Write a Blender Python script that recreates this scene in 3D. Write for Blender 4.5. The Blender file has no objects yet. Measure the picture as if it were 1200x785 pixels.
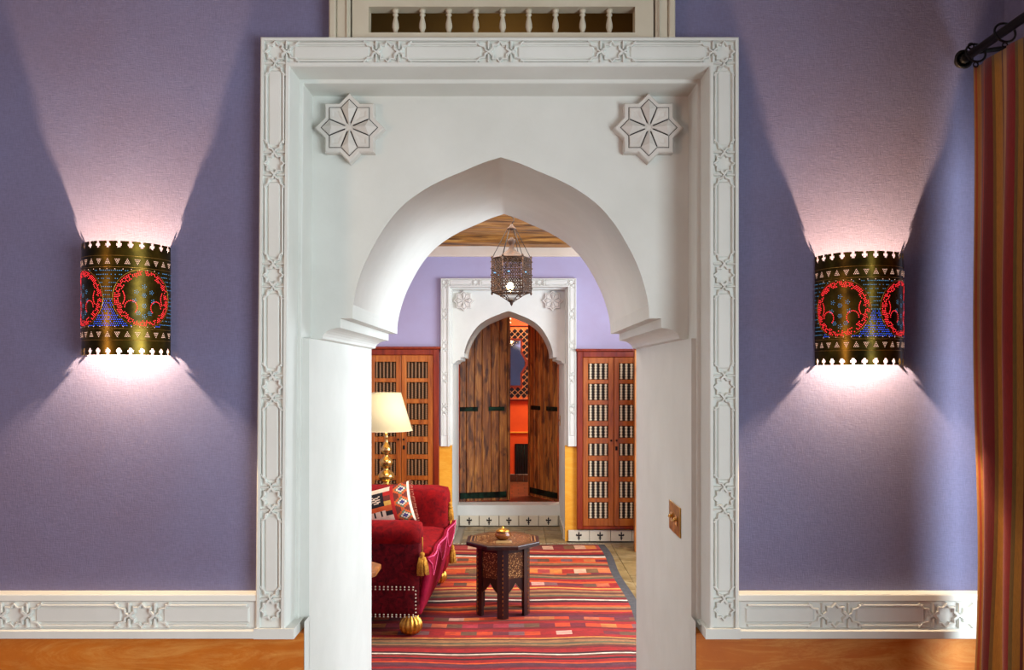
import bpy, math, random
from mathutils import Vector, Matrix
random.seed(7)
C = bpy.context.scene.collection
sc = bpy.context.scene
PI = math.pi

# ------------------------------------------------------------------ camera
cam_d = bpy.data.cameras.new('camera'); cam = bpy.data.objects.new('camera', cam_d); C.objects.link(cam)
cam.location = (0, 0, 1.5); cam.rotation_euler = (PI/2, 0, 0)
cam_d.sensor_width = 36; cam_d.lens = 28.2; cam_d.shift_y = 45.5/1200; cam_d.shift_x = 0.0
cam_d.clip_start = 0.05
sc.camera = cam

# ------------------------------------------------------------------ world, exposure
w = bpy.data.worlds.new('world'); sc.world = w; w.use_nodes = True
w.node_tree.nodes['Background'].inputs[0].default_value = (0.55, 0.7, 1.0, 1)
w.node_tree.nodes['Background'].inputs[1].default_value = 1.0
vs = sc.view_settings
vs.view_transform = 'Standard'; vs.look = 'None'; vs.gamma = 1.0; vs.exposure = 0.0; vs.use_curve_mapping = False
sc.cycles.use_denoising = True
sc.cycles.max_bounces = 8; sc.cycles.diffuse_bounces = 5
sc.cycles.sample_clamp_indirect = 3.0

# ------------------------------------------------------------------ lights of the rooms
def area(name, loc, target, sx, sy, power, col):
    d = bpy.data.lights.new(name, 'AREA'); d.shape = 'RECTANGLE'; d.size = sx; d.size_y = sy
    d.energy = power; d.color = col
    o = bpy.data.objects.new(name, d); C.objects.link(o); o.location = loc
    o.rotation_euler = (Vector(target)-Vector(loc)).to_track_quat('-Z', 'Y').to_euler()
    return o
# daylight through the window openings in the right-hand walls
area('window_daylight_near', (1.47, 0.45, 1.25), (0, 0.60, 1.2), 2.8, 1.5, 142, (0.87, 0.965, 0.985))
area('window_daylight_far', (2.05, 5.0, 1.5), (-.2, 4.8, 1.3), 2.4, 1.9, 165, (0.86, 0.94, 1.0))
# added fill lights of the two rooms, and an unseen light beyond the door
area('fill_near', (-0.9, -0.6, 3.0), (-0.9, -0.59, 0), 1.0, 1.0, 10, (1.0, 0.80, 0.66))
area('fill_middle', (-0.4, 4.9, 2.58), (-0.4, 4.91, 0), 1.4, 1.4, 66, (1.0, 0.90, 0.79))
area('warm_fill_near', (-2.3, -0.4, 1.5), (0, 1.6, 1.5), .5, .6, 19, (1.0, 0.58, 0.36))  # added warm fill from the left, without a lamp body
area('unseen_light_inner', (0.7, 9.0, 2.7), (0.5, 9.2, 0), 0.8, 0.5, 75, (1.0, 0.82, 0.62))
def point(name, loc, power, col, r=0.02):
    d = bpy.data.lights.new(name, 'POINT'); d.energy = power; d.color = col; d.shadow_soft_size = r
    o = bpy.data.objects.new(name, d); C.objects.link(o); o.location = loc; return o
def spot(name, loc, direc, power, col, ang, r=0.012, blend=0.1):
    d = bpy.data.lights.new(name, 'SPOT'); d.energy = power; d.color = col; d.shadow_soft_size = r
    d.spot_size = math.radians(ang); d.spot_blend = blend
    o = bpy.data.objects.new(name, d); C.objects.link(o); o.location = loc
    o.rotation_euler = Vector(direc).to_track_quat('-Z', 'Y').to_euler(); return o

# ------------------------------------------------------------------ helpers
class MB:
    def __init__(s): s.v = []; s.f = []; s.m = []; s.mi = 0; s.sm = []; s.smooth = False
    def vert(s, p): s.v.append(tuple(p)); return len(s.v)-1
    def face(s, idx): s.f.append(tuple(idx)); s.m.append(s.mi); s.sm.append(s.smooth)
    def quad(s, a, b, c, d): i = len(s.v); s.v += [tuple(a), tuple(b), tuple(c), tuple(d)]; s.face((i, i+1, i+2, i+3))
    def box(s, x0, x1, y0, y1, z0, z1, M=None):
        p = [(x0,y0,z0),(x1,y0,z0),(x1,y1,z0),(x0,y1,z0),(x0,y0,z1),(x1,y0,z1),(x1,y1,z1),(x0,y1,z1)]
        if M: p = [tuple(M @ Vector(q)) for q in p]
        i = len(s.v); s.v += p
        for f in ((0,3,2,1),(4,5,6,7),(0,1,5,4),(1,2,6,5),(2,3,7,6),(3,0,4,7)): s.face([i+k for k in f])
        return s
    def bbox(s, x0, x1, y0, y1, z0, z1, b=.004):
        """box whose front (low y) edges are chamfered"""
        i = len(s.v)
        s.v += [(x0,y1,z0),(x1,y1,z0),(x1,y1,z1),(x0,y1,z1),(x0,y0+b,z0),(x1,y0+b,z0),(x1,y0+b,z1),(x0,y0+b,z1),
                (x0+b,y0,z0+b),(x1-b,y0,z0+b),(x1-b,y0,z1-b),(x0+b,y0,z1-b)]
        for f in ((0,3,2,1),(8,9,10,11)): s.face([i+k for k in f])
        for k in range(4):
            n = (k+1) % 4
            s.face((i+k, i+n, i+4+n, i+4+k)); s.face((i+4+k, i+4+n, i+8+n, i+8+k))
        return s
    def prism(s, poly, y0, y1, fn=None):
        """poly of (x,z), extruded along y"""
        fn = fn or (lambda x, y, z: (x, y, z))
        n = len(poly); i = len(s.v)
        s.v += [fn(x, y0, z) for x, z in poly] + [fn(x, y1, z) for x, z in poly]
        s.face(list(range(i, i+n))); s.face([i+n+k for k in range(n-1, -1, -1)])
        for k in range(n):
            j = (k+1) % n
            s.face((i+k, i+n+k, i+n+j, i+j))
        return s
    def lathe(s, prof, c=(0,0,0), seg=16, sx=1, sy=1, flute=0, nf=8, rot=0, smooth=True):
        sm = s.smooth; s.smooth = smooth
        i = len(s.v); n = len(prof)
        for r, z in prof:
            for k in range(seg):
                a = 2*PI*k/seg+rot
                rr = r*(1+flute*math.cos(nf*a))
                s.v.append((c[0]+rr*sx*math.cos(a), c[1]+rr*sy*math.sin(a), c[2]+z))
        for j in range(n-1):
            for k in range(seg):
                q = (k+1) % seg
                s.face((i+j*seg+k, i+j*seg+q, i+(j+1)*seg+q, i+(j+1)*seg+k))
        s.face([i+k for k in range(seg-1, -1, -1)]); s.face([i+(n-1)*seg+k for k in range(seg)])
        s.smooth = sm
        return s
    def tube(s, pts, r, seg=8, closed=False, smooth=True):
        sm = s.smooth; s.smooth = smooth
        pts = [Vector(p) for p in pts]; n = len(pts); i = len(s.v)
        rs = r if isinstance(r, (list, tuple)) else [r]*n
        up = None
        for k in range(n):
            a = pts[(k-1) % n] if (closed or k > 0) else pts[k]
            b = pts[(k+1) % n] if (closed or k < n-1) else pts[k]
            t = (b-a).normalized()
            if up is None: up = t.orthogonal().normalized()
            up = (up - t*up.dot(t)).normalized()
            v = t.cross(up)
            for q in range(seg):
                an = 2*PI*q/seg
                s.v.append(tuple(pts[k]+(up*math.cos(an)+v*math.sin(an))*rs[k]))
        for k in range(n if closed else n-1):
            k2 = (k+1) % n
            for q in range(seg):
                p = (q+1) % seg
                s.face((i+k*seg+q, i+k*seg+p, i+k2*seg+p, i+k2*seg+q))
        if not closed:
            s.face([i+q for q in range(seg-1, -1, -1)]); s.face([i+(n-1)*seg+q for q in range(seg)])
        s.smooth = sm
        return s
    def grid(s, fn, nu, nv, smooth=True, closeu=False):
        sm = s.smooth; s.smooth = smooth
        i = len(s.v)
        for a in range(nu+1):
            for b in range(nv+1): s.v.append(tuple(fn(a/nu, b/nv)))
        for a in range(nu):
            for b in range(nv):
                s.face((i+a*(nv+1)+b, i+(a+1)*(nv+1)+b, i+(a+1)*(nv+1)+b+1, i+a*(nv+1)+b+1))
        s.smooth = sm
        return s
    def mesh(s, name, mats):
        me = bpy.data.meshes.new(name); me.from_pydata(s.v, [], s.f); 
        for m in (mats if isinstance(mats, (list, tuple)) else [mats]): me.materials.append(m)
        me.polygons.foreach_set('material_index', s.m); me.polygons.foreach_set('use_smooth', s.sm)
        me.update(); return me
    def build(s, name, mats, parent=None, bevel=0, loc=None, kind=None, fixn=True, col=None, **kw):
        me = s.mesh(name, mats)
        if col is not None:
            ca = me.color_attributes.new('col', 'FLOAT_COLOR', 'CORNER')
            dat = []
            for p in me.polygons:
                c = col[p.index]
                for _ in range(p.loop_total): dat += [c[0], c[1], c[2], 1.0]
            ca.data.foreach_set('color', dat)
        if fixn:
            import bmesh
            bm = bmesh.new(); bm.from_mesh(me); bmesh.ops.recalc_face_normals(bm, faces=bm.faces); bm.to_mesh(me); bm.free()
        o = bpy.data.objects.new(name, me); C.objects.link(o)
        if parent is not None: o.parent = parent
        if loc: o.location = loc
        if kind: o['kind'] = kind
        if bevel:
            b = o.modifiers.new('bevel', 'BEVEL'); b.width = bevel; b.segments = 2; b.limit_method = 'ANGLE'; b.angle_limit = math.radians(40)
            me.polygons.foreach_set('use_smooth', [False]*len(me.polygons))
        return o
def thing(name, label, cat, loc=(0,0,0), rz=0, group=None):
    o = bpy.data.objects.new(name, None); C.objects.link(o); o.location = loc; o.rotation_euler = (0,0,rz)
    o.empty_display_size = .1
    o['label'] = label; o['category'] = cat
    if group: o['group'] = group
    return o
def tag(o, label, cat, group=None):
    o['label'] = label; o['category'] = cat
    if group: o['group'] = group
    return o
def piece(name, me, parent, loc, rot=(0,0,0), scale=(1,1,1)):
    o = bpy.data.objects.new(name, me); C.objects.link(o); o.parent = parent; o.location = loc; o.rotation_euler = rot; o.scale = scale
    return o
def copy_tree(o, parent=None):
    c = o.copy(); C.objects.link(c)
    if parent is not None: c.parent = parent
    for ch in list(o.children): copy_tree(ch, c)
    return c

# ------------------------------------------------------------------ materials
def s2l(c):
    def g(x):
        x = x/255.0
        return x/12.92 if x <= .04045 else ((x+.055)/1.055)**2.4
    return tuple(g(x) for x in c)+(1,)
def newmat(name):
    m = bpy.data.materials.new(name); m.use_nodes = True
    nt = m.node_tree; b = nt.nodes['Principled BSDF']; return m, nt, b
def N(nt, t, **kw):
    n = nt.nodes.new(t)
    for k, v in kw.items():
        if k.startswith('i_'): n.inputs[k[2:].replace('_', ' ')].default_value = v
        else: setattr(n, k, v)
    return n
def L(nt, a, b): nt.links.new(a, b)
def ramp(nt, stops, interp='LINEAR'):
    r = nt.nodes.new('ShaderNodeValToRGB'); r.color_ramp.interpolation = interp
    e = r.color_ramp.elements
    e[0].position, e[0].color = stops[0]; e[1].position, e[1].color = stops[-1]
    for p, c in stops[1:-1]:
        x = e.new(p); x.color = c
    return r
def mix(nt, fac, a, b, blend='MIX'):
    m = nt.nodes.new('ShaderNodeMix'); m.data_type = 'RGBA'; m.blend_type = blend
    for s, v in ((0, fac), (6, a), (7, b)):
        if hasattr(v, 'links') or isinstance(v, bpy.types.NodeSocket): L(nt, v, m.inputs[s])
        else: m.inputs[s].default_value = v
    return m.outputs[2]
def coords(nt, scale=(1,1,1), world=True):
    if world:
        g = N(nt, 'ShaderNodeNewGeometry'); src = g.outputs['Position']
    else:
        g = N(nt, 'ShaderNodeTexCoord'); src = g.outputs['Object']
    mp = N(nt, 'ShaderNodeMapping'); mp.inputs['Scale'].default_value = scale; L(nt, src, mp.inputs[0]); return mp.outputs[0]
def noise(nt, vec, sc_, det=4, rough=.6, dist=0):
    n = N(nt, 'ShaderNodeTexNoise'); n.inputs['Scale'].default_value = sc_; n.inputs['Detail'].default_value = det
    n.inputs['Roughness'].default_value = rough; n.inputs['Distortion'].default_value = dist
    L(nt, vec, n.inputs['Vector']); return n.outputs['Fac']
def bump(nt, b, h, strength=.3, dist=.01):
    n = N(nt, 'ShaderNodeBump'); n.inputs['Strength'].default_value = strength; n.inputs['Distance'].default_value = dist
    L(nt, h, n.inputs['Height']); L(nt, n.outputs[0], b.inputs['Normal'])
def plaster(name, c1, c2, rough=.85, sc1=2.5, bs=.25, weave=False, streak=None):
    m, nt, b = newmat(name)
    v = coords(nt); n1 = noise(nt, v, sc1, 5, .6)
    r = ramp(nt, [(.3, s2l(c1)), (.7, s2l(c2))]); L(nt, n1, r.inputs[0]); colr = r.outputs[0]
    n2 = noise(nt, v, 45, 4, .7)
    if weave:
        va = coords(nt, (60, 60, 500)); vb = coords(nt, (500, 60, 60))
        na = noise(nt, va, 1, 2); nb = noise(nt, vb, 1, 2)
        ma = N(nt, 'ShaderNodeMath', operation='ADD'); L(nt, na, ma.inputs[0]); L(nt, nb, ma.inputs[1])
        h = ma.outputs[0]
        rr = ramp(nt, [(.36, (.86,.86,.86,1)), (.64, (1.08,1.08,1.08,1))])
        mm = N(nt, 'ShaderNodeMath', operation='MULTIPLY'); mm.inputs[1].default_value = .5; L(nt, h, mm.inputs[0]); L(nt, mm.outputs[0], rr.inputs[0])
        colr = mix(nt, 1.0, colr, rr.outputs[0], 'MULTIPLY')
        h2 = N(nt, 'ShaderNodeMath', operation='ADD'); L(nt, h, h2.inputs[0]); L(nt, n2, h2.inputs[1]); hh = h2.outputs[0]
    else: hh = n2
    if streak:
        vs_ = coords(nt, (1.2, 1.2, 5)); ns = noise(nt, vs_, 3, 8, .75, 1.5)
        rs = ramp(nt, [(.45, (0,0,0,1)), (.75, (1,1,1,1))]); L(nt, ns, rs.inputs[0])
        colr = mix(nt, rs.outputs[0], colr, s2l(streak))
    L(nt, colr, b.inputs['Base Color']); b.inputs['Roughness'].default_value = rough
    bump(nt, b, hh, bs, .002)
    return m
def simple(name, c, rough=.5, metal=0, **kw):
    m, nt, b = newmat(name); b.inputs['Base Color'].default_value = s2l(c); b.inputs['Roughness'].default_value = rough; b.inputs['Metallic'].default_value = metal
    for k, v in kw.items(): b.inputs[k.replace('_', ' ')].default_value = v
    return m
def metal(name, c1, c2, rough=.3, sc_=30):
    m, nt, b = newmat(name); v = coords(nt, world=False); n = noise(nt, v, sc_, 4)
    r = ramp(nt, [(.35, s2l(c1)), (.7, s2l(c2))]); L(nt, n, r.inputs[0]); L(nt, r.outputs[0], b.inputs['Base Color'])
    b.inputs['Metallic'].default_value = .9; b.inputs['Roughness'].default_value = rough; bump(nt, b, n, .2, .002); return m
def wood(name, c1, c2, c3, stretch=(30, 30, 2), rough=.45, knots=False, bs=.3):
    m, nt, b = newmat(name); v = coords(nt, stretch)
    oi = N(nt, 'ShaderNodeObjectInfo')
    ad = N(nt, 'ShaderNodeVectorMath', operation='ADD'); L(nt, v, ad.inputs[0])
    ml = N(nt, 'ShaderNodeMath', operation='MULTIPLY'); ml.inputs[1].default_value = 37.0; L(nt, oi.outputs['Random'], ml.inputs[0]); L(nt, ml.outputs[0], ad.inputs[1])
    n = noise(nt, ad.outputs[0], 1, 6, .65, .6)
    r = ramp(nt, [(.3, s2l(c1)), (.5, s2l(c2)), (.72, s2l(c3))]); L(nt, n, r.inputs[0]); colr = r.outputs[0]
    if knots:
        vk = coords(nt, knots); ak = N(nt, 'ShaderNodeVectorMath', operation='ADD'); L(nt, vk, ak.inputs[0]); L(nt, ml.outputs[0], ak.inputs[1])
        nk = noise(nt, ak.outputs[0], 1, 3, .5, .5)
        rk = ramp(nt, [(.50, (1,1,1,1)), (.66, (.16,.11,.08,1))]); L(nt, nk, rk.inputs[0])
        colr = mix(nt, .85, colr, rk.outputs[0], 'MULTIPLY')
    L(nt, colr, b.inputs['Base Color']); b.inputs['Roughness'].default_value = rough; bump(nt, b, n, bs, .003); return m
def emis(name, c, s):
    m, nt, b = newmat(name); b.inputs['Base Color'].default_value = s2l(c); b.inputs['Emission Color'].default_value = s2l(c); b.inputs['Emission Strength'].default_value = s; return m
def velvet(name, c1, c2, sc_=9, rough=.9):
    m, nt, b = newmat(name); v = coords(nt, world=False); n = noise(nt, v, sc_, 6, .7, .8)
    r = ramp(nt, [(.35, s2l(c1)), (.68, s2l(c2))]); L(nt, n, r.inputs[0]); L(nt, r.outputs[0], b.inputs['Base Color'])
    b.inputs['Roughness'].default_value = rough
    b.inputs['Sheen Weight'].default_value = .22; b.inputs['Sheen Roughness'].default_value = .3; b.inputs['Sheen Tint'].default_value = s2l((255, 50, 60)); b.inputs['Specular IOR Level'].default_value = .15
    n2 = noise(nt, v, 260, 2); bump(nt, b, n2, .3, .002); return m
def attrmat(name, rough=.9, bs=.3, scl=300):
    m, nt, b = newmat(name); a = N(nt, 'ShaderNodeAttribute'); a.attribute_name = 'col'
    v = coords(nt, world=False); n = noise(nt, v, scl, 3, .7)
    n3 = noise(nt, v, 14, 5, .7)
    rr = ramp(nt, [(.3, (.72,.72,.72,1)), (.7, (1.12,1.12,1.12,1))]); L(nt, n3, rr.inputs[0])
    L(nt, mix(nt, 1.0, a.outputs['Color'], rr.outputs[0], 'MULTIPLY'), b.inputs['Base Color']); b.inputs['Roughness'].default_value = rough
    bump(nt, b, n, bs, .003); return m

M = {}
M['white'] = plaster('white_plaster', (206,208,201), (219,221,215), .75, 3, .22)
M['white_far'] = M['white']
M['dark_line'] = simple('dark_groove_shade', (40,34,30), .8)  # flat dark colour standing in for shade in the rosette grooves
M['rosette'] = plaster('rosette_plaster', (200,196,188), (216,212,205), .7, 8, .3)
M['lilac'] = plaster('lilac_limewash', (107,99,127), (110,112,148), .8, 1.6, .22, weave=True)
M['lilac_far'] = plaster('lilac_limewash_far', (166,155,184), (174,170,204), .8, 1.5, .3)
M['orange'] = plaster('orange_limewash', (176,90,10), (204,116,20), .6, 3, .25, streak=(216,156,76))
M['yellow'] = plaster('yellow_limewash', (224,150,24), (236,170,44), .7, 4, .3, streak=(240,186,70))
M['deep_orange'] = plaster('deep_orange_limewash', (214,72,18), (232,92,24), .6, 3, .25)
M['red_plaster'] = plaster('red_orange_plaster', (176,60,22), (196,76,30), .6, 3, .25)
M['cream'] = plaster('cream_plaster', (214,200,180), (226,214,196), .8, 3, .2)
M['ivory_paint'] = plaster('ivory_paint', (186,176,154), (198,190,170), .5, 6, .1)
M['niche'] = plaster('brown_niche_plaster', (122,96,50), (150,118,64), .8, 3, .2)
M['brass'] = metal('aged_brass', (150,106,36), (216,170,80), .28)
M['pol_brass'] = metal('polished_brass', (214,160,76), (238,196,120), .16, 12)
M['dark_brass'] = metal('dark_pierced_brass', (52,42,12), (112,90,28), .3, 18)
M['iron'] = simple('black_iron', (22,18,20), .55, .6)
M['green_iron'] = metal('verdigris_iron', (20,22,18), (38,66,50), .6, 14)
M['cab_wood'] = wood('orange_varnished_wood', (120,54,14), (168,88,28), (198,118,48), (16,16,1.6), .33)
M['cab_red'] = wood('red_varnished_wood', (90,24,8), (132,42,12), (158,62,20), (18,18,1.6), .33)
M['door_wood'] = wood('old_plank_wood', (70,34,12), (150,88,32), (214,146,66), (34,34,2.2), .55, knots=(16,16,5))
M['ceil_wood'] = wood('rough_ceiling_wood', (92,56,20), (172,118,50), (216,170,96), (2.2,26,26), .6, knots=(2.5,11,40))
M['dark_wood'] = wood('dark_inlaid_wood', (22,8,8), (44,18,14), (66,30,20), (20,20,3), .35)
M['table_wood'] = wood('honey_table_wood', (110,58,18), (150,88,30), (180,114,48), (12,12,6), .4)
M['black_recess'] = simple('dark_recess', (28,16,10), .8)
M['spindle_pale'] = simple('pale_spindle_wood', (238,222,190), .4)
M['spindle_dark'] = simple('worn_spindle_wood', (136,92,50), .45)
M['velvet'] = velvet('red_velvet', (84,2,8), (140,6,10), 24)
M['velvet_pat'] = velvet('figured_red_velvet', (48,2,8), (112,12,20), 34)
M['velvet_pink'] = velvet('crimson_velvet', (112,4,30), (156,14,52), 12)
M['gold_thread'] = velvet('gold_thread', (150,96,22), (216,160,66), 60)
M['gold_thread'].node_tree.nodes['Principled BSDF'].inputs['Sheen Tint'].default_value = s2l((255,220,150))
M['gold_leaf'] = metal('gilded_wood', (170,116,36), (226,172,80), .35)
M['tile_white'] = simple('ivory_glazed_tile', (214,206,184), .2)
M['tile_black'] = simple('black_glaze', (20,18,20), .3)
M['tile_brown'] = plaster('brown_glazed_tile', (60,38,24), (92,58,36), .3, 20, .1)
M['grout'] = simple('grey_grout', (150,140,124), .9)
def slabmat():
    m, nt, b = newmat('worn_stone_tile'); v = coords(nt); n = noise(nt, v, 7, 8, .7, .8); oi = N(nt, 'ShaderNodeObjectInfo')
    r = ramp(nt, [(.3, s2l((96,78,44))), (.55, s2l((142,118,78))), (.75, s2l((186,164,122)))]); L(nt, n, r.inputs[0])
    r2 = ramp(nt, [(0, (.78,.78,.78,1)), (1, (1.1,1.08,1.0,1))]); L(nt, oi.outputs['Random'], r2.inputs[0])
    L(nt, mix(nt, 1.0, r.outputs[0], r2.outputs[0], 'MULTIPLY'), b.inputs['Base Color']); b.inputs['Roughness'].default_value = .35
    bump(nt, b, n, .3, .003); return m
M['slab'] = slabmat()
def brickfloor():
    m, nt, b = newmat('terracotta_floor'); v = coords(nt)
    br = N(nt, 'ShaderNodeTexBrick'); L(nt, v, br.inputs['Vector'])
    br.inputs['Color1'].default_value = s2l((96,50,26)); br.inputs['Color2'].default_value = s2l((126,70,38)); br.inputs['Mortar'].default_value = s2l((58,34,20))
    br.inputs['Scale'].default_value = 1; br.inputs['Brick Width'].default_value = .14; br.inputs['Row Height'].default_value = .14; br.inputs['Mortar Size'].default_value = .005
    L(nt, br.outputs[0], b.inputs['Base Color']); b.inputs['Roughness'].default_value = .35; return m
M['terracotta'] = brickfloor()
M['rug'] = attrmat('woven_kilim', .95, .5, 220)
M['pillow'] = attrmat('kilim_cushion', .95, .4, 260)
M['red_glass'] = emis('red_glass_bead', (255,44,54), 1.5)
M['blue_glass'] = emis('blue_glass_bead', (50,100,255), 1.0)
M['pale_blue'] = emis('pale_blue_glass_bead', (90,160,210), .55)
M['clear_glow'] = emis('warm_pierced_light', (255,206,180), .8)
M['bulb'] = emis('lamp_bulb', (255,214,140), 45)
M['tiny_bulb'] = emis('small_warm_bulb', (255,200,90), 6)
def shade_mat():
    m, nt, b = newmat('cream_lampshade'); b.inputs['Base Color'].default_value = s2l((214,198,150)); b.inputs['Roughness'].default_value = .9
    b.inputs['Emission Color'].default_value = s2l((255,238,186)); b.inputs['Emission Strength'].default_value = .34
    return m
M['shade'] = shade_mat()
M['amber'] = simple('amber_glazed_pot', (120,66,20), .2)
M['pearl'] = None
def inlay():
    m, nt, b = newmat('pearl_inlay'); v = coords(nt, world=False)
    vo = N(nt, 'ShaderNodeTexVoronoi'); vo.inputs['Scale'].default_value = 95; L(nt, v, vo.inputs['Vector'])
    r = ramp(nt, [(0, s2l((232,206,160))), (.22, s2l((196,150,92))), (.32, s2l((112,66,30))), (.7, s2l((74,40,18)))]); L(nt, vo.outputs['Distance'], r.inputs[0])
    L(nt, r.outputs[0], b.inputs['Base Color']); b.inputs['Roughness'].default_value = .3; return m
M['pearl'] = inlay()
M['mirror'] = simple('mirror_glass', (225,225,230), .04, 1.0)
M['silver'] = metal('carved_white_metal', (210,200,170), (250,244,220), .4)

# paint of the dividing wall: lilac above, orange limewash dado below (a painted edge at dado height)
# ------------------------------------------------------------------ portal geometry (same builder for both arches)
XC = -0.031
ZT = 2.353          # top of plaster surround
ZD = 0.83           # underside of plaster surround
HW = 0.606          # half width
ARCH = [(0,2.094),(.020,2.089),(.043,2.080),(.085,2.061),(.102,2.053),(.162,2.030),(.224,2.000),(.240,1.990),(.270,1.969),(.304,1.924),(.317,1.902),(.340,1.868),(.360,1.842),(.385,1.790),(.397,1.745),(.404,1.700),(.407,1.652)]
def arch_outline():
    # smooth half arch by Catmull-Rom through thinned points
    P_ = [(0,2.094),(.050,2.078),(.104,2.055),(.165,2.029),(.222,1.997),(.272,1.958),(.314,1.908),(.348,1.852),(.376,1.795),(.395,1.738),(.405,1.690),(.407,1.652)]
    out = []
    n = len(P_)
    for i in range(n-1):
        p0 = P_[max(i-1,0)]; p1 = P_[i]; p2 = P_[i+1]; p3 = P_[min(i+2,n-1)]
        for k in range(4):
            t = k/4
            q = []
            for a in (0,1):
                q.append(.5*((2*p1[a])+(-p0[a]+p2[a])*t+(2*p0[a]-5*p1[a]+4*p2[a]-p3[a])*t*t+(-p0[a]+3*p1[a]-3*p2[a]+p3[a])*t**3))
            out.append(tuple(q))
    out.append(P_[-1])
    prof = [(.440,1.652),(.440,1.626)]
    for k in range(1,7):   # cavetto of the impost
        a = PI/2*k/6
        prof.append((.440+.050*math.sin(a), 1.597+.029*math.cos(a)))
    prof += [(.505,1.594)]
    right = out+prof
    left = [(-x, z) for x, z in reversed(right[1:])]
    return left+right
OUT = arch_outline()

def lean(x, z, on):
    return x - (.013*(ZT-z)/1.52 if (on and x < XC-.5) else 0)

def band_motif_mesh(h=.026, sides=(-1,1)):
    """eight-point star cell with a half star on either side; band runs along local x, v along z, front -y; unit h"""
    mb = MB(); wd = .0040; t = .0085
    def rib(pts, closed=False, w_=wd):
        pts = [(a*h, b*h) for a, b in pts]; n = len(pts)
        segs = range(n if closed else n-1)
        for k in segs:
            a = Vector(pts[k]); b = Vector(pts[(k+1) % n]); d = (b-a)
            if d.length < 1e-6: continue
            d.normalize(); nr = Vector((-d.y, d.x))*w_*.5; e = d*w_*.35
            a2 = a-e; b2 = b+e
            base = [a2+nr*1.5, b2+nr*1.5, b2-nr*1.5, a2-nr*1.5]; top = [a2+nr*.7, b2+nr*.7, b2-nr*.7, a2-nr*.7]
            i = len(mb.v)
            mb.v += [(p.x, 0, p.y) for p in base]+[(p.x, -t, p.y) for p in top]
            mb.face((i+4,i+5,i+6,i+7))
            for q in range(4):
                r_ = (q+1) % 4; mb.face((i+q, i+r_, i+4+r_, i+4+q))
    st = []
    for k in range(16):
        a = PI*k/8; r = .98 if k % 2 == 0 else .72
        st.append((r*math.cos(a), r*math.sin(a)))
    rib(st, True)
    for s in sides:
        rib([(s*1.1, -.98), (s*1.1, -.3)]); rib([(s*1.1, .3), (s*1.1, .98)])
        rib([(s*.78, .3), (s*1.1, 0), (s*.78, -.3)]); 
        rib([(s*2.3, .98), (s*1.95, .62), (s*1.5, .52), (s*1.42, .2), (s*1.1, 0), (s*1.42, -.2), (s*1.5, -.52), (s*1.95, -.62), (s*2.3, -.98)])
    return mb
MOTIF = None; HALF = None; PANELS = {}
def panel_mesh(length, h=.026):
    """long cushion between two star cells, with a fillet along either side"""
    mb = MB()
    l = length/2
    for s in (-1, 1):
        z0, z1 = sorted((s*.78*h, s*.90*h))
        mb.bbox(-l-.004, l+.004, -.0075, .0, z0-.001, z1+.001, .0016)
    mb.bbox(-l-.010, l+.010, -.0042, 0, -.66*h, .66*h, .004)
    return mb

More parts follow.
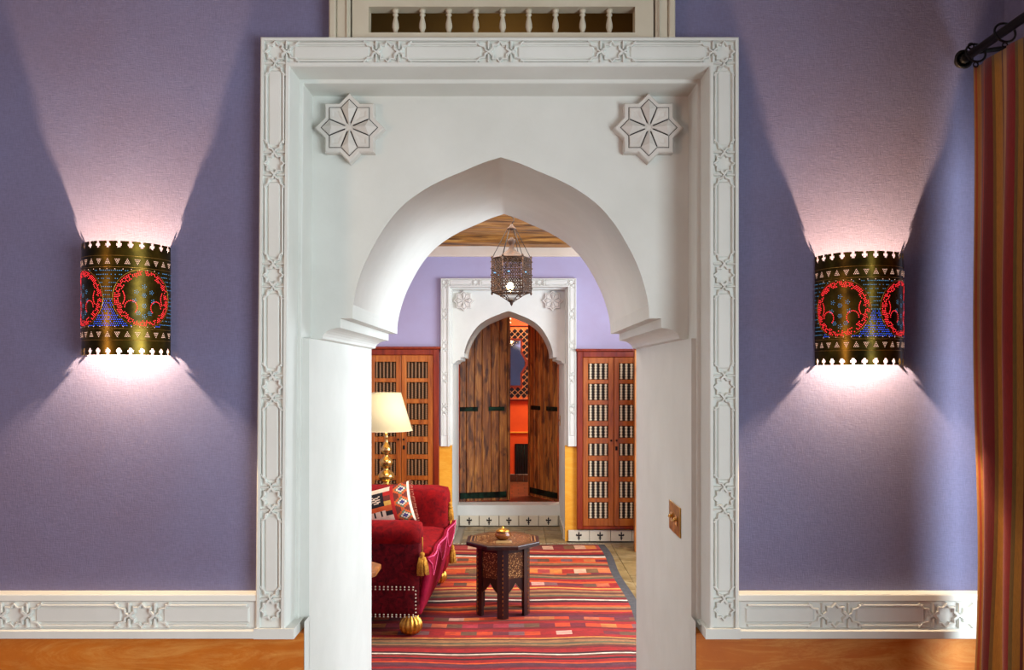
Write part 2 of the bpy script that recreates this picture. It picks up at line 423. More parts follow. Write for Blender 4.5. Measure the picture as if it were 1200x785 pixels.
def portal(idx, F, W, B, on_lean, jamb_floor, zf=1.0, zb_=1.0):
    """white plaster surround: swept stepped moulding, arch field, reveals. idx names the trim."""
    mb = MB()
    S1 = F+.08; S2 = F+.17
    # profile: (inset from outer edge, y)
    prof = [(0, W+.002), (0, F+.003), (.003, F), (.009, F), (.0105, F+.009), (.0635, F+.009), (.065, F), (.0725, F), (.075, F+.003), (.079, S1), (.087, S1), (.089, S1+.002), (.092, S2+.004)]
    zb = ZD+.022
    path = lambda o: [(XC-HW+o, zb), (XC-HW+o, ZT-o), (XC+HW-o, ZT-o), (XC+HW-o, zb)]
    n = len(prof); i0 = len(mb.v)
    for o, y in prof:
        for x, z in path(o): mb.v.append((lean(x, z, on_lean), y, z))
    for k in range(n-1):
        for q in range(3):
            mb.face((i0+k*4+q, i0+k*4+q+1, i0+(k+1)*4+q+1, i0+(k+1)*4+q))
    # lower ends of the two legs
    for q in (0, 3):
        idxs = [i0+k*4+q for k in range(n-1)]+[mb.vert((lean(path(.092)[q][0], zb, on_lean), W+.002, zb))]
        mb.face(idxs)
    # arch field with reveal
    top = ZT-.080
    i = len(mb.v); m = len(OUT)
    zq = lambda z, f: z if z < 1.652 else 1.652+(z-1.652)*f
    for x, z in OUT: mb.v.append((XC+x, S2, zq(z, zf)))
    for x, z in OUT: mb.v.append((XC+x, S2, top))
    for x, z in OUT: mb.v.append((XC+x, B, zq(z, zb_)))
    for k in range(m-1):
        if abs(OUT[k][0]-OUT[k+1][0]) > 1e-6: mb.face((i+k, i+k+1, i+m+k+1, i+m+k))
        mb.smooth = 12 < k < m-14
        mb.face((i+k, i+k+1, i+2*m+k+1, i+2*m+k)); mb.smooth = False
    for s in (-1, 1):   # strips beside the impost and the jambs below it
        x0, x1 = sorted((XC+s*.505, XC+s*.535))
        mb.quad((x0, S2, 1.594), (x1, S2, 1.594), (x1, S2, top), (x0, S2, top))
        xj = XC+s*.505
        mb.quad((xj, S1+.01, jamb_floor), (xj, B, jamb_floor), (xj, B, 1.594), (xj, S1+.01, 1.594))
        mb.quad((xj, W, jamb_floor), (xj, S1+.012, jamb_floor), (xj, S1+.012, ZD+.03), (xj, W, ZD+.03))
        xo = XC+s*.535
        mb.quad((min(xj,xo), S1+.01, ZD-.0), (max(xj,xo), S1+.01, ZD-.0), (max(xj,xo), S1+.01, 1.594), (min(xj,xo), S1+.01, 1.594))
        mb.quad((xj, S1+.01, 1.594), (xo, S1+.01, 1.594), (xo, S2, 1.594), (xj, S2, 1.594))
    o = mb.build('trim_%d' % idx, M['white'], None, kind='structure', fixn=False)
    # carved stars and cushions of the band
    global MOTIF, HALF
    if MOTIF is None: MOTIF = band_motif_mesh().mesh('star_motif', M['white']); HALF = band_motif_mesh(sides=(1,)).mesh('star_motif', M['white'])
    yb = F+.009; bo = .037
    def pnl(Ls):
        key = round(Ls, 3)
        if key not in PANELS: PANELS[key] = panel_mesh(Ls).mesh('band_panel', M['white'])
        return PANELS[key]
    zs = [2.316-.283*k for k in range(6)]
    for s in (-1, 1):
        for k, z in enumerate(zs):
            x = lean(XC+s*(HW-bo), z, on_lean)
            if k in (0,): continue
            if k == 5 and not on_lean: continue
            if k == 5: piece('star_motif', HALF, o, (x, yb, z), (0, PI/2, 0), (-1,1,1)); piece('star_motif', HALF, o, (x, yb+.0005, z), (0, 0, 0), (-s*.999, .96, 1) if s > 0 else (.999, .96, 1)) if False else None
            else: piece('star_motif', MOTIF, o, (x, yb, z), (0, PI/2, 0))
        for k in range(5):
            zc = (zs[k]+zs[k+1])/2
            piece('band_panel', pnl(.283-.11), o, (lean(XC+s*(HW-bo), zc, on_lean), yb, zc), (0, PI/2, 0))
    xs = [XC-(HW-bo)+k*(2*(HW-bo))/4 for k in range(5)]
    for k, x in enumerate(xs):
        if k in (0, 4):
            piece('star_motif', HALF, o, (x, yb, 2.316), (0, 0, 0) if k == 0 else (0, PI, 0), (1, 1, 1)) if k == 0 else piece('star_motif', HALF, o, (x, yb, 2.316), (0, 0, 0), (-1, 1, 1))
            piece('star_motif', HALF, o, (x, yb+.0005, 2.316), (0, PI/2, 0), (1, .97, 1))
        else: piece('star_motif', MOTIF, o, (x, yb, 2.316))
    for k in range(4): piece('band_panel', pnl(2*(HW-bo)/4-.11), o, ((xs[k]+xs[k+1])/2, yb, 2.316))
    # two rosettes
    for s in (-1, 1):
        cx = XC-.004+s*.405; cz = 2.166
        def star(R, ph=0):
            out = []
            for k in range(16):
                a = PI*k/8+ph; r = R if k % 2 == 0 else R*.765
                out.append((r*math.cos(a), r*math.sin(a)))
            return out
        rb = MB(); R0 = .0945
        a_ = star(R0); b_ = star(R0-.004)
        i = len(rb.v)
        rb.v += [(x, 0, z) for x, z in a_]+[(x, -.026, z) for x, z in a_]+[(x, -.030, z) for x, z in b_]
        for k in range(16):
            q = (k+1) % 16
            rb.face((i+k, i+q, i+16+q, i+16+k)); rb.face((i+16+k, i+16+q, i+32+q, i+32+k))
        rb.face([i+32+k for k in range(16)])
        ro = rb.build('rosette', M['rosette'], o, loc=(cx, S2, cz))
        g = MB(); g.prism(star(.0778), -.0306, -.0300); g.build('dark_outline', M['dark_line'], ro)
        g = MB(); g.prism(star(.0752), -.0312, -.0300); g.build('star_field', M['rosette'], ro)
        R1 = .0745
        g = MB()
        for k in range(8):
            a = PI/8+PI*k/4; d = Vector((math.cos(a), math.sin(a))); n_ = Vector((-d.y, d.x))*.0008
            q = [tuple(d*.012+n_), tuple(d*.0565+n_), tuple(d*.0565-n_), tuple(d*.012-n_)]
            g.prism(q, -.0345, -.0300)
        g.build('gap_shade_line', M['dark_line'], ro, kind='stuff')  # dark strips laid between the petals as the shade of the gaps
        for k in range(8):
            a = PI*k/4; pm = MB()
            L_ = lambda r, an: (r*math.cos(an), r*math.sin(an))
            g0 = .006
            c0 = L_(g0, a); p1 = L_(R1*.755, a-PI/8+.03); p2 = L_(R1*.985, a); p3 = L_(R1*.755, a+PI/8-.03)
            hgt = -.047 if k % 2 == 0 else -.036
            ap = L_(R1*.62, a)
            base = [c0, p1, p2, p3]; i = len(pm.v)
            pm.v += [(x, -.0305, z) for x, z in base]+[(x, -.034, z) for x, z in base]
            for q in range(4):
                r_ = (q+1) % 4; pm.face((i+q, i+r_, i+4+r_, i+4+q))
            if k % 2 == 0:
                j = pm.vert((ap[0], hgt, ap[1]))
                for q in range(4): pm.face((i+4+q, i+4+(q+1) % 4, j))
            else:   # diagonal petals carry a sunk square
                cc = L_(R1*.68, a); w2 = .0085
                e = [(cc[0]+u*w2, cc[1]+v*w2) for u, v in ((-1,-1),(1,-1),(1,1),(-1,1))]
                tp = [(x, -.034, z) for x, z in base]
                # a raised rim ring around the sunk middle
                ctr = ((base[0][0]+base[1][0]+base[2][0]+base[3][0])/4, (base[0][1]+base[1][1]+base[2][1]+base[3][1])/4)
                inn = [(ctr[0]+(x-ctr[0])*.62+(cc[0]-ctr[0])*.3, ctr[1]+(z-ctr[1])*.62+(cc[1]-ctr[1])*.3) for x, z in base]
                j = len(pm.v); pm.v += [(x, -.034, z) for x, z in inn]+[(x*.55+cc[0]*.45, -.0322, z*.55+cc[1]*.45) for x, z in inn]
                for q in range(4):
                    r_ = (q+1) % 4; pm.face((i+4+q, i+4+r_, j+r_, j+q)); pm.face((j+q, j+r_, j+4+r_, j+4+q))
                pm.face((j+4, j+5, j+6, j+7))
            pm.build('petal', M['rosette'], ro)
    return o

def wall_body(name, W, B, XL, XR, H, mats, zsplit, jamb_z=ZD, niche=None):
    """masonry either side of and above a portal opening. mats = [upper, dado]"""
    mb = MB(); xl = XC-.548; xr = XC+.536
    def bx(x0, x1, z0, z1, y0=W):
        mb.box(x0, x1, y0, B, z0, z1)
    mb.mi = 1
    bx(XL, XC-.5065, 0, zsplit); bx(XC+.5065, XR, 0, zsplit)
    mb.mi = 0
    bx(XL, xl, zsplit, H); bx(xr, XR, zsplit, H)
    zt = 2.29
    if niche:
        n0, n1, nz0, nz1 = niche
        bx(xl, xr, zt, nz0)
        bx(xl, n0, nz0, H); bx(n1, xr, nz0, H); bx(n0, n1, nz1, H)
        bx(n0, n1, nz0, nz1, W+.55)
    else: bx(xl, xr, zt, H)
    # thickness beside and above the arch field (hidden core behind the white skin)
    o = mb.build(name, mats, None, kind='structure')
    return o

# ================================================================== STRUCTURE
F1, W1, B1 = 2.03, 2.07, 3.06
F2, W2, B2 = 7.16, 7.20, 8.10
YB1 = -3.0
wall_body('wall_front', W1, B1-.002, -2.6, 1.275, 3.1, [M['lilac'], M['orange']], ZD, niche=(-.462, .412, 2.353, 2.78))
portal(1, F1, W1, B1, True, 0, 1.0, 1.035)
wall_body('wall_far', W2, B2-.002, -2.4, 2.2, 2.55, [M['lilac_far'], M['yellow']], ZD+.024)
portal(2, F2, W2, B2, False, 0, .955, .955)

# side of the dividing wall towards the middle room
mb = MB()
mb.quad((-2.4, B1, 0), (XC-.505, B1, 0), (XC-.505, B1, 2.64), (-2.4, B1, 2.64)); mb.quad((XC+.505, B1, 0), (2.0, B1, 0), (2.0, B1, 2.64), (XC+.505, B1, 2.64))
mb.quad((XC-.505, B1, 2.13), (XC+.505, B1, 2.13), (XC+.505, B1, 2.64), (XC-.505, B1, 2.64))
OUTB = OUT
i = len(mb.v); m_ = len(OUT)
for x, z in OUT: mb.v.append((XC+x, B1, z if z < 1.652 else 1.652+(z-1.652)*1.035))
for x, z in OUT: mb.v.append((XC+x, B1, 2.13))
for k in range(m_-1):
    if abs(OUT[k][0]-OUT[k+1][0]) > 1e-6: mb.face((i+k, i+k+1, i+m_+k+1, i+m_+k))
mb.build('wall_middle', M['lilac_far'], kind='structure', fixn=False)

# near room shell
mb = MB(); mb.box(-2.6, 1.6, YB1, W1+1.0, -.1, 0); mb.build('floor', M['terracotta'], kind='structure')
mb = MB(); mb.box(-2.7, -2.6, YB1, W1, 0, 3.1); mb.build('wall_left', M['lilac'], kind='structure')
mb = MB(); mb.box(-2.7, 1.5, YB1-.1, YB1, 0, 3.1); mb.build('wall_back', M['lilac'], kind='structure')
mb = MB(); mb.box(-2.7, 1.5, YB1, W1, 3.1, 3.2); mb.build('ceiling', M['white'], kind='structure')
mb = MB(); XW = 1.27   # right wall with the window opening behind the curtain
wy0, wy1, wz0, wz1 = -.95, 1.9, .5, 2.0
mb.box(XW, XW+.16, YB1, wy0, 0, 3.1); mb.box(XW, XW+.16, wy1, W1, 0, 3.1)
mb.box(XW, XW+.16, wy0, wy1, 0, wz0); mb.box(XW, XW+.16, wy0, wy1, wz1, 3.1)
mb.build('wall_right', M['lilac'], kind='structure')

# middle room shell
mb = MB(); mb.box(-2.4, 2.2, B1-.06, 8.14, -.1, -.012); mb.build('floor.001', M['grout'], kind='structure')
fl2 = bpy.data.objects['floor.001']
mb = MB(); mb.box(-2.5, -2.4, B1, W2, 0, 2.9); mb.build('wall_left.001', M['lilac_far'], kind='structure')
mb = MB()
mb.box(2.0, 2.12, B1, 3.5, 0, 2.9); mb.box(2.0, 2.12, 6.4, W2, 0, 2.9); mb.box(2.0, 2.12, 3.5, 6.4, 0, .5); mb.box(2.0, 2.12, 3.5, 6.4, 2.45, 2.9)
mb.build('wall_right.001', M['lilac_far'], kind='structure')
# cream cornice above the far lilac wall, then the plank ceiling
mb = MB(); mb.bbox(-2.4, 2.0, W2-.03, W2+.2, 2.55, 2.66, .006); mb.build('trim_5', M['cream'], kind='structure')
mb = MB(); mb.box(-2.5, 2.1, B1, W2+.1, 2.80, 2.9); ceil = mb.build('ceiling.001', M['ceil_wood'], kind='structure')
y = B1+.02; k = 0
while y < W2-.05:
    wdt = random.uniform(.16, .26)
    y1 = min(y+wdt, W2-.035)
    pm = MB(); nn = 14; sag = random.uniform(-.012, .008)
    dz = [random.uniform(-.012, .012) for _ in range(nn+1)]; dy = [random.uniform(-.008, .008) for _ in range(nn+1)]
    sec = [(0, .0), (.02, -.03), (.5, -.038), (.98, -.03), (1, 0)]
    i = 0
    for a in range(nn+1):
        x = -2.4+4.4*a/nn
        for t, zz in sec: pm.v.append((x, y+t*(y1-y-.012)+dy[a], 2.72+zz+sag+(dz[a] if 0 < t < 1 else 0)))
        pm.v.append((x, y+(y1-y-.012)+dy[a], 2.80)); pm.v.append((x, y+dy[a], 2.80))
    for a in range(nn):
        for q in range(7):
            r_ = (q+1) % 7; pm.face((a*7+q, a*7+r_, (a+1)*7+r_, (a+1)*7+q))
    pm.build('ceiling_board', M['ceil_wood'], ceil)
    y = y1; k += 1
# heavy lowest beam against the cornice
mb = MB()
nn = 20
for a in range(nn+1):
    x = -2.4+4.4*a/nn; d = random.uniform(-.008, .008)
    mb.v += [(x, 6.93+d, 2.80), (x, 6.93+d, 2.665), (x, 6.96, 2.632+d), (x, 7.14, 2.630+d), (x, 7.17, 2.66), (x, 7.17, 2.80)]
for a in range(nn):
    for q in range(6):
        r_ = (q+1) % 6; mb.face((a*6+q, a*6+r_, (a+1)*6+r_, (a+1)*6+q))
mb.build('ceiling_beam', M['ceil_wood'], ceil)

# floor tiles of the middle room where bare floor shows
tm = MB(); tm.box(-.093, .093, -.093, .093, -.012, 0); tme = tm.mesh('floor_tile', M['slab'])
nrow = 0
for iy in range(0, 25):
    for ix in range(-12, 11):
        x = ix*.19+.02; y = 3.22+iy*.19
        near_wall = y > 6.85
        if not (near_wall or x > .70) or y > 7.9: continue
        if y > 7.15 and not (XC-.505 < x < XC+.505): 
            if y > 7.2: continue
        t = piece('floor_tile', tme, fl2, (x, y, random.uniform(-.002, .001)), (random.uniform(-.006,.006), random.uniform(-.006,.006), random.uniform(-.012,.012)))
        if y > 7.15: t.scale = (.99, .99, 1)
# step up to the far door
mb = MB(); mb.box(XC-.51, XC+.51, 7.93, 8.15, 0, .2); mb.build('door_step', M['white'], kind='structure')
bpy.data.objects['door_step'].name = 'trim_6'

# glazed skirting tiles with black lily marks
def lily(mb, cx, cz, s, y0, y1):
    pts = [(0,1),(.16,.55),(.12,.2),(.5,.42),(.62,.1),(.4,-.12),(.16,-.05),(.14,-.35),(.36,-.5),(.14,-.58),(.1,-1),(-.1,-1),(-.14,-.58),(-.36,-.5),(-.14,-.35),(-.16,-.05),(-.4,-.12),(-.62,.1),(-.5,.42),(-.12,.2),(-.16,.55)]
    mb.prism([(cx+x*s*1.1, cz+z*s) for x, z in pts], y0, y1)
sk = MB(); sk.box(XC-.5, XC+.5, 7.915, 7.93, 0, .1); sk.box(-2.4, XC-.535, 7.185, 7.2, 0, .1); sk.box(XC+.535, 2.0, 7.185, 7.2, 0, .1)
base = sk.build('baseboard_far', M['grout'], kind='structure')
tl = MB(); tl.bbox(-.093, .093, -.010, 0, .002, .102, .002); tl.mi = 1; lily(tl, 0, .052, .041, -.0112, -.009)
tlm = tl.mesh('skirting_tile', [M['tile_white'], M['tile_black']])
for k in range(5): piece('skirting_tile', tlm, base, (XC-.39+.195*k, 7.915, 0))
for k in range(7):
    piece('skirting_tile', tlm, base, (XC+.535+.094+.19*k, 7.185, 0))
    piece('skirting_tile', tlm, base, (XC-.535-.094-.19*k, 7.185, 0))
for s in (-1, 1):
    for k in range(3): piece('skirting_tile', tlm, base, (XC+s*.5, 7.32+.19*k+.05, 0), (0, 0, -s*PI/2 if s < 0 else PI/2 - PI), (1,1,1)) if False else piece('skirting_tile', tlm, base, (XC+s*.504, 7.36+.19*k, 0), (0, 0, (PI/2 if s < 0 else -PI/2)))

# inner room shell
mb = MB(); mb.box(-1.6, 1.9, 8.10, 9.85, .1, .195); mb.build('floor.002', M['terracotta'], kind='structure')
mb = MB(); mb.mi = 0; mb.box(-1.6, 1.9, 9.70, 9.8, .195, .80); mb.mi = 1; mb.box(-1.6, 1.9, 9.70, 9.8, .80, 3.0)
mb.build('wall_inner', [M['deep_orange'], M['deep_orange']], kind='structure')
mb = MB(); mb.box(-1.7, -1.6, 8.1, 9.8, 0, 3.0); mb.box(1.9, 2.0, 8.1, 9.8, 0, 3.0); mb.build('wall_inner_side', M['red_plaster'], kind='structure')
mb = MB(); mb.box(-1.7, 2.0, 8.1, 9.8, 3.0, 3.1); mb.build('ceiling.002', M['cream'], kind='structure')
mb = MB(); mb.box(-1.7, 2.0, 8.0, 8.1, 2.56, 3.1); mb.box(-1.7, -.9, 8.09, 8.12, 0, 2.56); mb.box(.9, 2.0, 8.09, 8.12, 0, 2.56); mb.build('wall_inner_front', M['red_plaster'], kind='structure')
mb = MB(); mb.bbox(-1.6, 1.9, 9.685, 9.70, .785, .80, .002); mb.build('trim_7', M['yellow'], kind='structure')
# brown skirting tiles of the inner room
sk = MB(); sk.box(-1.6, 1.9, 9.69, 9.70, .195, .29); b3 = sk.build('baseboard_inner', M['grout'], kind='structure')
tt = MB(); tt.bbox(-.038, .038, -.008, 0, 0, .085, .002); ttm = tt.mesh('skirting_tile', M['tile_brown'])
for k in range(12): piece('skirting_tile', ttm, b3, (-.3+.08*k, 9.69, .2))

# dado run of the near room, left and right of the surround
def dado(idx, x0, x1, centres, frm=None):
    mb = MB()
    prof = [(.941, W1), (.940, F1+.006), (.938, F1+.0045), (.925, F1+.003), (.920, F1+.009), (.856, F1+.009), (.852, F1), (.850, F1-.006), (.832, F1-.006), (.830, F1-.002), (.830, W1)]
    for z, y in prof: mb.v += [(x0, y, z), (x1, y, z)]
    for k in range(len(prof)-1): mb.face((2*k, 2*k+1, 2*k+3, 2*k+2))
    o = mb.build('trim_%d' % idx, M['white'], kind='structure', fixn=False)
    zc = .8875; h = .030
    sc3 = (1.15, 1, 1.15)
    for x in centres: piece('star_motif', MOTIF, o, (x, F1+.009, zc), (0,0,0), sc3)
    return o
xl0 = XC-HW-.013
dl = dado(3, -2.6, xl0+.001, [xl0+.036-.324*k for k in (1,2,3)])
dr = dado(4, XC+HW-.001, XW, [XC+HW-.036+.281*k for k in (1,2)])
pmL = panel_mesh(.324-.12); 
def runpanel(o, xc, ln):
    key = ('r', round(ln,3))
    if key not in PANELS: PANELS[key] = panel_mesh(ln, .030).mesh('band_panel', M['white'])
    piece('band_panel', PANELS[key], o, (xc, F1+.009, .8875))
for k in range(4): runpanel(dl, xl0+.036-.324*(k+.5), .324-.125)
for k in range(2): runpanel(dr, XC+HW-.036+.281*(k+.5), .281-.125)
# lower fillet returning under the surround
mb = MB(); mb.box(xl0-.002, XC-.520, F1-.0055, W1+.05, .8302, .856); mb.box(XC+.520, XC+HW+.002, F1-.0055, W1+.05, .8302, .856)
mb.build('surround_foot', M['white'], dl)

# ------------------------------------------------------------------ turned-baluster window above the surround
win = MB()
def fb(x0, x1, y0, y1, z0, z1, b=.003): win.bbox(x0, x1, y0, y1, z0, z1, b)
yw = 2.035
fb(-.464, -.447, yw-.004, W1+.03, 2.353, 2.78); fb(-.447, -.412, yw+.004, W1+.03, 2.353, 2.78); fb(-.4215, -.416, yw-.002, W1, 2.353, 2.78)
fb(.3975, .414, yw-.004, W1+.03, 2.353, 2.78); fb(.365, .3975, yw+.004, W1+.03, 2.353, 2.78); fb(.371, .3765, yw-.002, W1, 2.353, 2.78)
wo = win.build('window_1', M['ivory_paint'], kind='structure')
pn = MB(); g0, g1 = -.366, .314; z0, z1 = 2.371, 2.437; ya, yb_ = yw+.012, yw+.05
pn.box(-.408, g0, ya, yb_, 2.355, 2.78); pn.box(g1, .361, ya, yb_, 2.355, 2.78); pn.box(g0, g1, ya, yb_, 2.355, z0); pn.box(g0, g1, ya, yb_, z1, 2.78)
pn.build('sash', M['ivory_paint'], wo)
bp = [(.0078,0),(.0078,.004),(.005,.006),(.0055,.010),(.0088,.020),(.0082,.030),(.0052,.044),(.0046,.048),(.0075,.051),(.0075,.0535),(.005,.055),(.006,.058),(.0085,.061),(.0085,.066)]
bm_ = MB(); bm_.lathe(bp, seg=14); bme = bm_.mesh('baluster', M['ivory_paint'])
for px in (463.5,495,526,557.6,589,619.7,651,682.7,714): piece('baluster', bme, wo, ((px-600)*(yw+.03)/940, yw+.03, z0))
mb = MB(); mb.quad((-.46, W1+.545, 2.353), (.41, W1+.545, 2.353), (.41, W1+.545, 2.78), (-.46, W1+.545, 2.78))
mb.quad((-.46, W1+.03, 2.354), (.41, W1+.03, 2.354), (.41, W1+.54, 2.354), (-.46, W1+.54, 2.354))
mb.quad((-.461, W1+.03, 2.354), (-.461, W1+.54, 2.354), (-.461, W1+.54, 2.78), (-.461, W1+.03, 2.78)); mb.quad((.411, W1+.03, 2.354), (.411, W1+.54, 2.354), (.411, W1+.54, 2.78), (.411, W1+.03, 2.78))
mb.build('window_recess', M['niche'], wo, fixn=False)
# dark sill board low in the recess
mb = MB(); mb.box(-.33, .33, W1+.50, W1+.53, 2.355, 2.405); mb.build('recess_sill', M['dark_wood'], wo)
# little chandelier added for the reflected glints behind the balusters
ch = thing('chandelier', 'small gilt chandelier with tiny bulbs, standing in for reflections behind the white balusters', 'chandelier', (-.028, 2.42, 2.50))
mb = MB(); mb.tube([(.035*math.cos(a*PI/8), .035*math.sin(a*PI/8), 0) for a in range(16)], .0022, 6, True); mb.tube([(0,0,0),(0,0,.28)], .002, 6)
for a in range(4): mb.tube([(0,0,.03), (.035*math.cos(a*PI/2), .035*math.sin(a*PI/2), 0)], .0015, 5)
mb.build('frame', M['pol_brass'], ch)
for a in range(8):
    b = MB(); b.lathe([(.001,0),(.0032,.003),(.0026,.008),(.0004,.013)], seg=8); b.build('bulb', M['tiny_bulb'], ch, loc=(.035*math.cos(a*PI/4), .035*math.sin(a*PI/4), .002))
point('chandelier_glint_light', (-.028, 2.42, 2.56), .5, (1.0, .78, .45), .03)  # added glow for the glints in the recess

# ================================================================== SCONCES
def sconce(name_label, cx, z0):
    r = .108; H = .279
    t = thing('wall_sconce', name_label, 'wall lamp', (cx, W1, z0), 0, 'pierced metal half-round sconces')
    # shade: half cylinder with keyhole-notched rims
    mb = MB(); nt_ = 13; seg = nt_*8
    def P_(a, z, rr=r): return (rr*math.sin(a), -rr*math.cos(a), z)
    def cell(a0, a1, za, zb):
        i = len(mb.v)
        mb.v += [P_(a0, za), P_(a1, za), P_(a1, zb), P_(a0, zb), P_(a0, za, r-.0015), P_(a1, za, r-.0015), P_(a1, zb, r-.0015), P_(a0, zb, r-.0015)]
        for f in ((0,1,2,3),(5,4,7,6),(0,4,5,1),(3,2,6,7),(0,3,7,4),(1,5,6,2)): mb.face([i+k for k in f])
    rows = 8
    for k in range(seg):
        a0 = -PI/2+PI*k/seg; a1 = -PI/2+PI*(k+1)/seg
        cell(a0, a1, .016, H-.016)
        kk = k % 8
        # keyhole: narrow slit at the edge widening to a small round eye
        if kk not in (3,4): cell(a0, a1, H-.006, H); cell(a0, a1, 0, .006)
        if kk not in (2,3,4,5): cell(a0, a1, H-.012, H-.006); cell(a0, a1, .006, .012)
        if kk not in (3,4): cell(a0, a1, H-.016, H-.012); cell(a0, a1, .012, .016)
    sh = mb.build('shade', M['dark_brass'], t)
    # embossed copper rings around the medallions and two bead mouldings
    cr = .069; cz = H/2
    em = MB()
    for ca in (-.77, .77):
        for rr_ in (cr+.003,):
            pts = []
            for q in range(40):
                b = 2*PI*q/40; a = ca+rr_*math.cos(b)/r
                if abs(a) > PI/2: a = math.copysign(PI/2, a)
                pts.append(P_(a, cz+rr_*math.sin(b), r+.0006))
            em.tube(pts, .0012, 5, True)
    for zz in (.036, .064, H-.036, H-.064):
        em.tube([P_(-PI/2+PI*q/30, zz, r+.0003) for q in range(31)], .0009, 5)
    em.build('embossed_line', M['brass'], t)
    def dots(lst, name, mat, rd):
        d = MB()
        for a, z in lst:
            if abs(a) > PI/2-.01: continue
            ctr = Vector(P_(a, z, r+.0012)); tx = Vector((math.cos(a), math.sin(a), 0)); i = len(d.v)
            for q in range(6):
                an = PI*q/3; p = ctr+tx*rd*math.cos(an)+Vector((0,0,1))*rd*math.sin(an); d.v.append(tuple(p))
            n_ = Vector((math.sin(a), -math.cos(a), 0)); j = d.vert(ctr+n_*rd*.5)
            for q in range(6): d.face((i+q, i+(q+1) % 6, j))
        d.build(name, mat, t, kind='stuff')
    red = []; blue = []; pale = []; wh = []
    rnd = random.Random(3)
    for ca in (-.77, .77):
        for q_, rr_ in enumerate((.067, .0632, .0594, .0556)):
            n_ = int(2*PI*rr_/.0046)
            for k in range(n_):
                b = 2*PI*(k+.5*(q_ % 2))/n_
                if (q_ == 3 and (k % 5) > 2) or rnd.random() < .28: continue
                red.append((ca+rr_*math.cos(b)/r, cz+rr_*math.sin(b)))
        for s in (-1, 1):      # red scrolls low beside the plant
            for k in range(14):
                b = k/13*PI*1.25; red.append((ca+s*(.030+.014*math.cos(b))/r, cz-.022+.016*math.sin(b)))
            for k in range(9): red.append((ca+s*(.048-.004*math.sin(k/8*PI))/r, cz-.004+.03*k/8-.01))
        for (u, v, n_) in ((0,.030,5),(0,.008,6),(0,-.018,6),(-.018,.016,5),(.018,.016,5),(-.022,-.006,5),(.022,-.006,5),(-.014,-.036,6),(.014,-.036,6),(0,-.044,5)):
            pale.append((ca+u/r, cz+v))
            for k in range(n_): pale.append((ca+(u+.0045*math.cos(2*PI*k/n_))/r, cz+v+.0045*math.sin(2*PI*k/n_)))
    row = 0; z = cz-.068
    while z < cz+.072:
        a = -PI/2+(.02 if row % 2 else 0)
        while a < PI/2:
            if all(((a-ca)*r)**2+(z-cz)**2 > (.0735)**2 for ca in (-.77, .77)):
                
                if z < cz-.005 and abs(a) < 1.2 and rnd.random() < .8: blue.append((a, z))
                elif row % 2 and rnd.random() < .8: pale.append((a, z))
            a += .043
        z += .0050; row += 1
    for zc, up in ((.050, 1), (H-.050, -1)):
        for k in range(15):
            ac = -PI/2+PI*(k+.5)/15; s = 1 if k % 2 else -1
            for i_ in range(4):
                for j_ in range(i_+1):
                    wh.append((ac+(j_-i_/2)*.0034/r, zc+s*(.0058-i_*.0036)))
    for k in range(14): wh.append((-1.2+.17*k, .069)); wh.append((-1.2+.17*k, H-.069))
    dots(red, 'red_glass_bead', M['red_glass'], .0014); dots(blue, 'blue_glass_bead', M['blue_glass'], .0012)
    dots(pale, 'pale_blue_glass_bead', M['pale_blue'], .0011); dots(wh, 'pierced_hole', M['clear_glow'], .0011)
    # backplate with bulb
    mb = MB(); mb.box(-.02, .02, -.008, 0, .06, .16); mb.tube([(0,-.004,.10),(0,-.030,.10),(0,-.030,.115)], .005, 8); mb.build('bracket', M['brass'], t)
    mb = MB(); mb.lathe([(.005,0),(.010,.010),(.008,.022),(.003,.034)], seg=12); mb.build('bulb', M['bulb'], t, loc=(0,-.030,.113))
    wx, wz = cx, z0
    spot('sconce_light_up', (wx, W1-.072, wz+.018), (0, 0, 1), 100, (1.0, .66, .37), 150, .008)
    spot('sconce_light_down', (wx, W1-.055, wz+.108), (0, 0, -1), 27, (1.0, .70, .43), 165, .008)
    return t
sconce('pierced brass half-round wall sconce left of the white arch', -.989, 1.547)
sconce('pierced brass half-round wall sconce right of the arch, near the curtain', .890, 1.522)

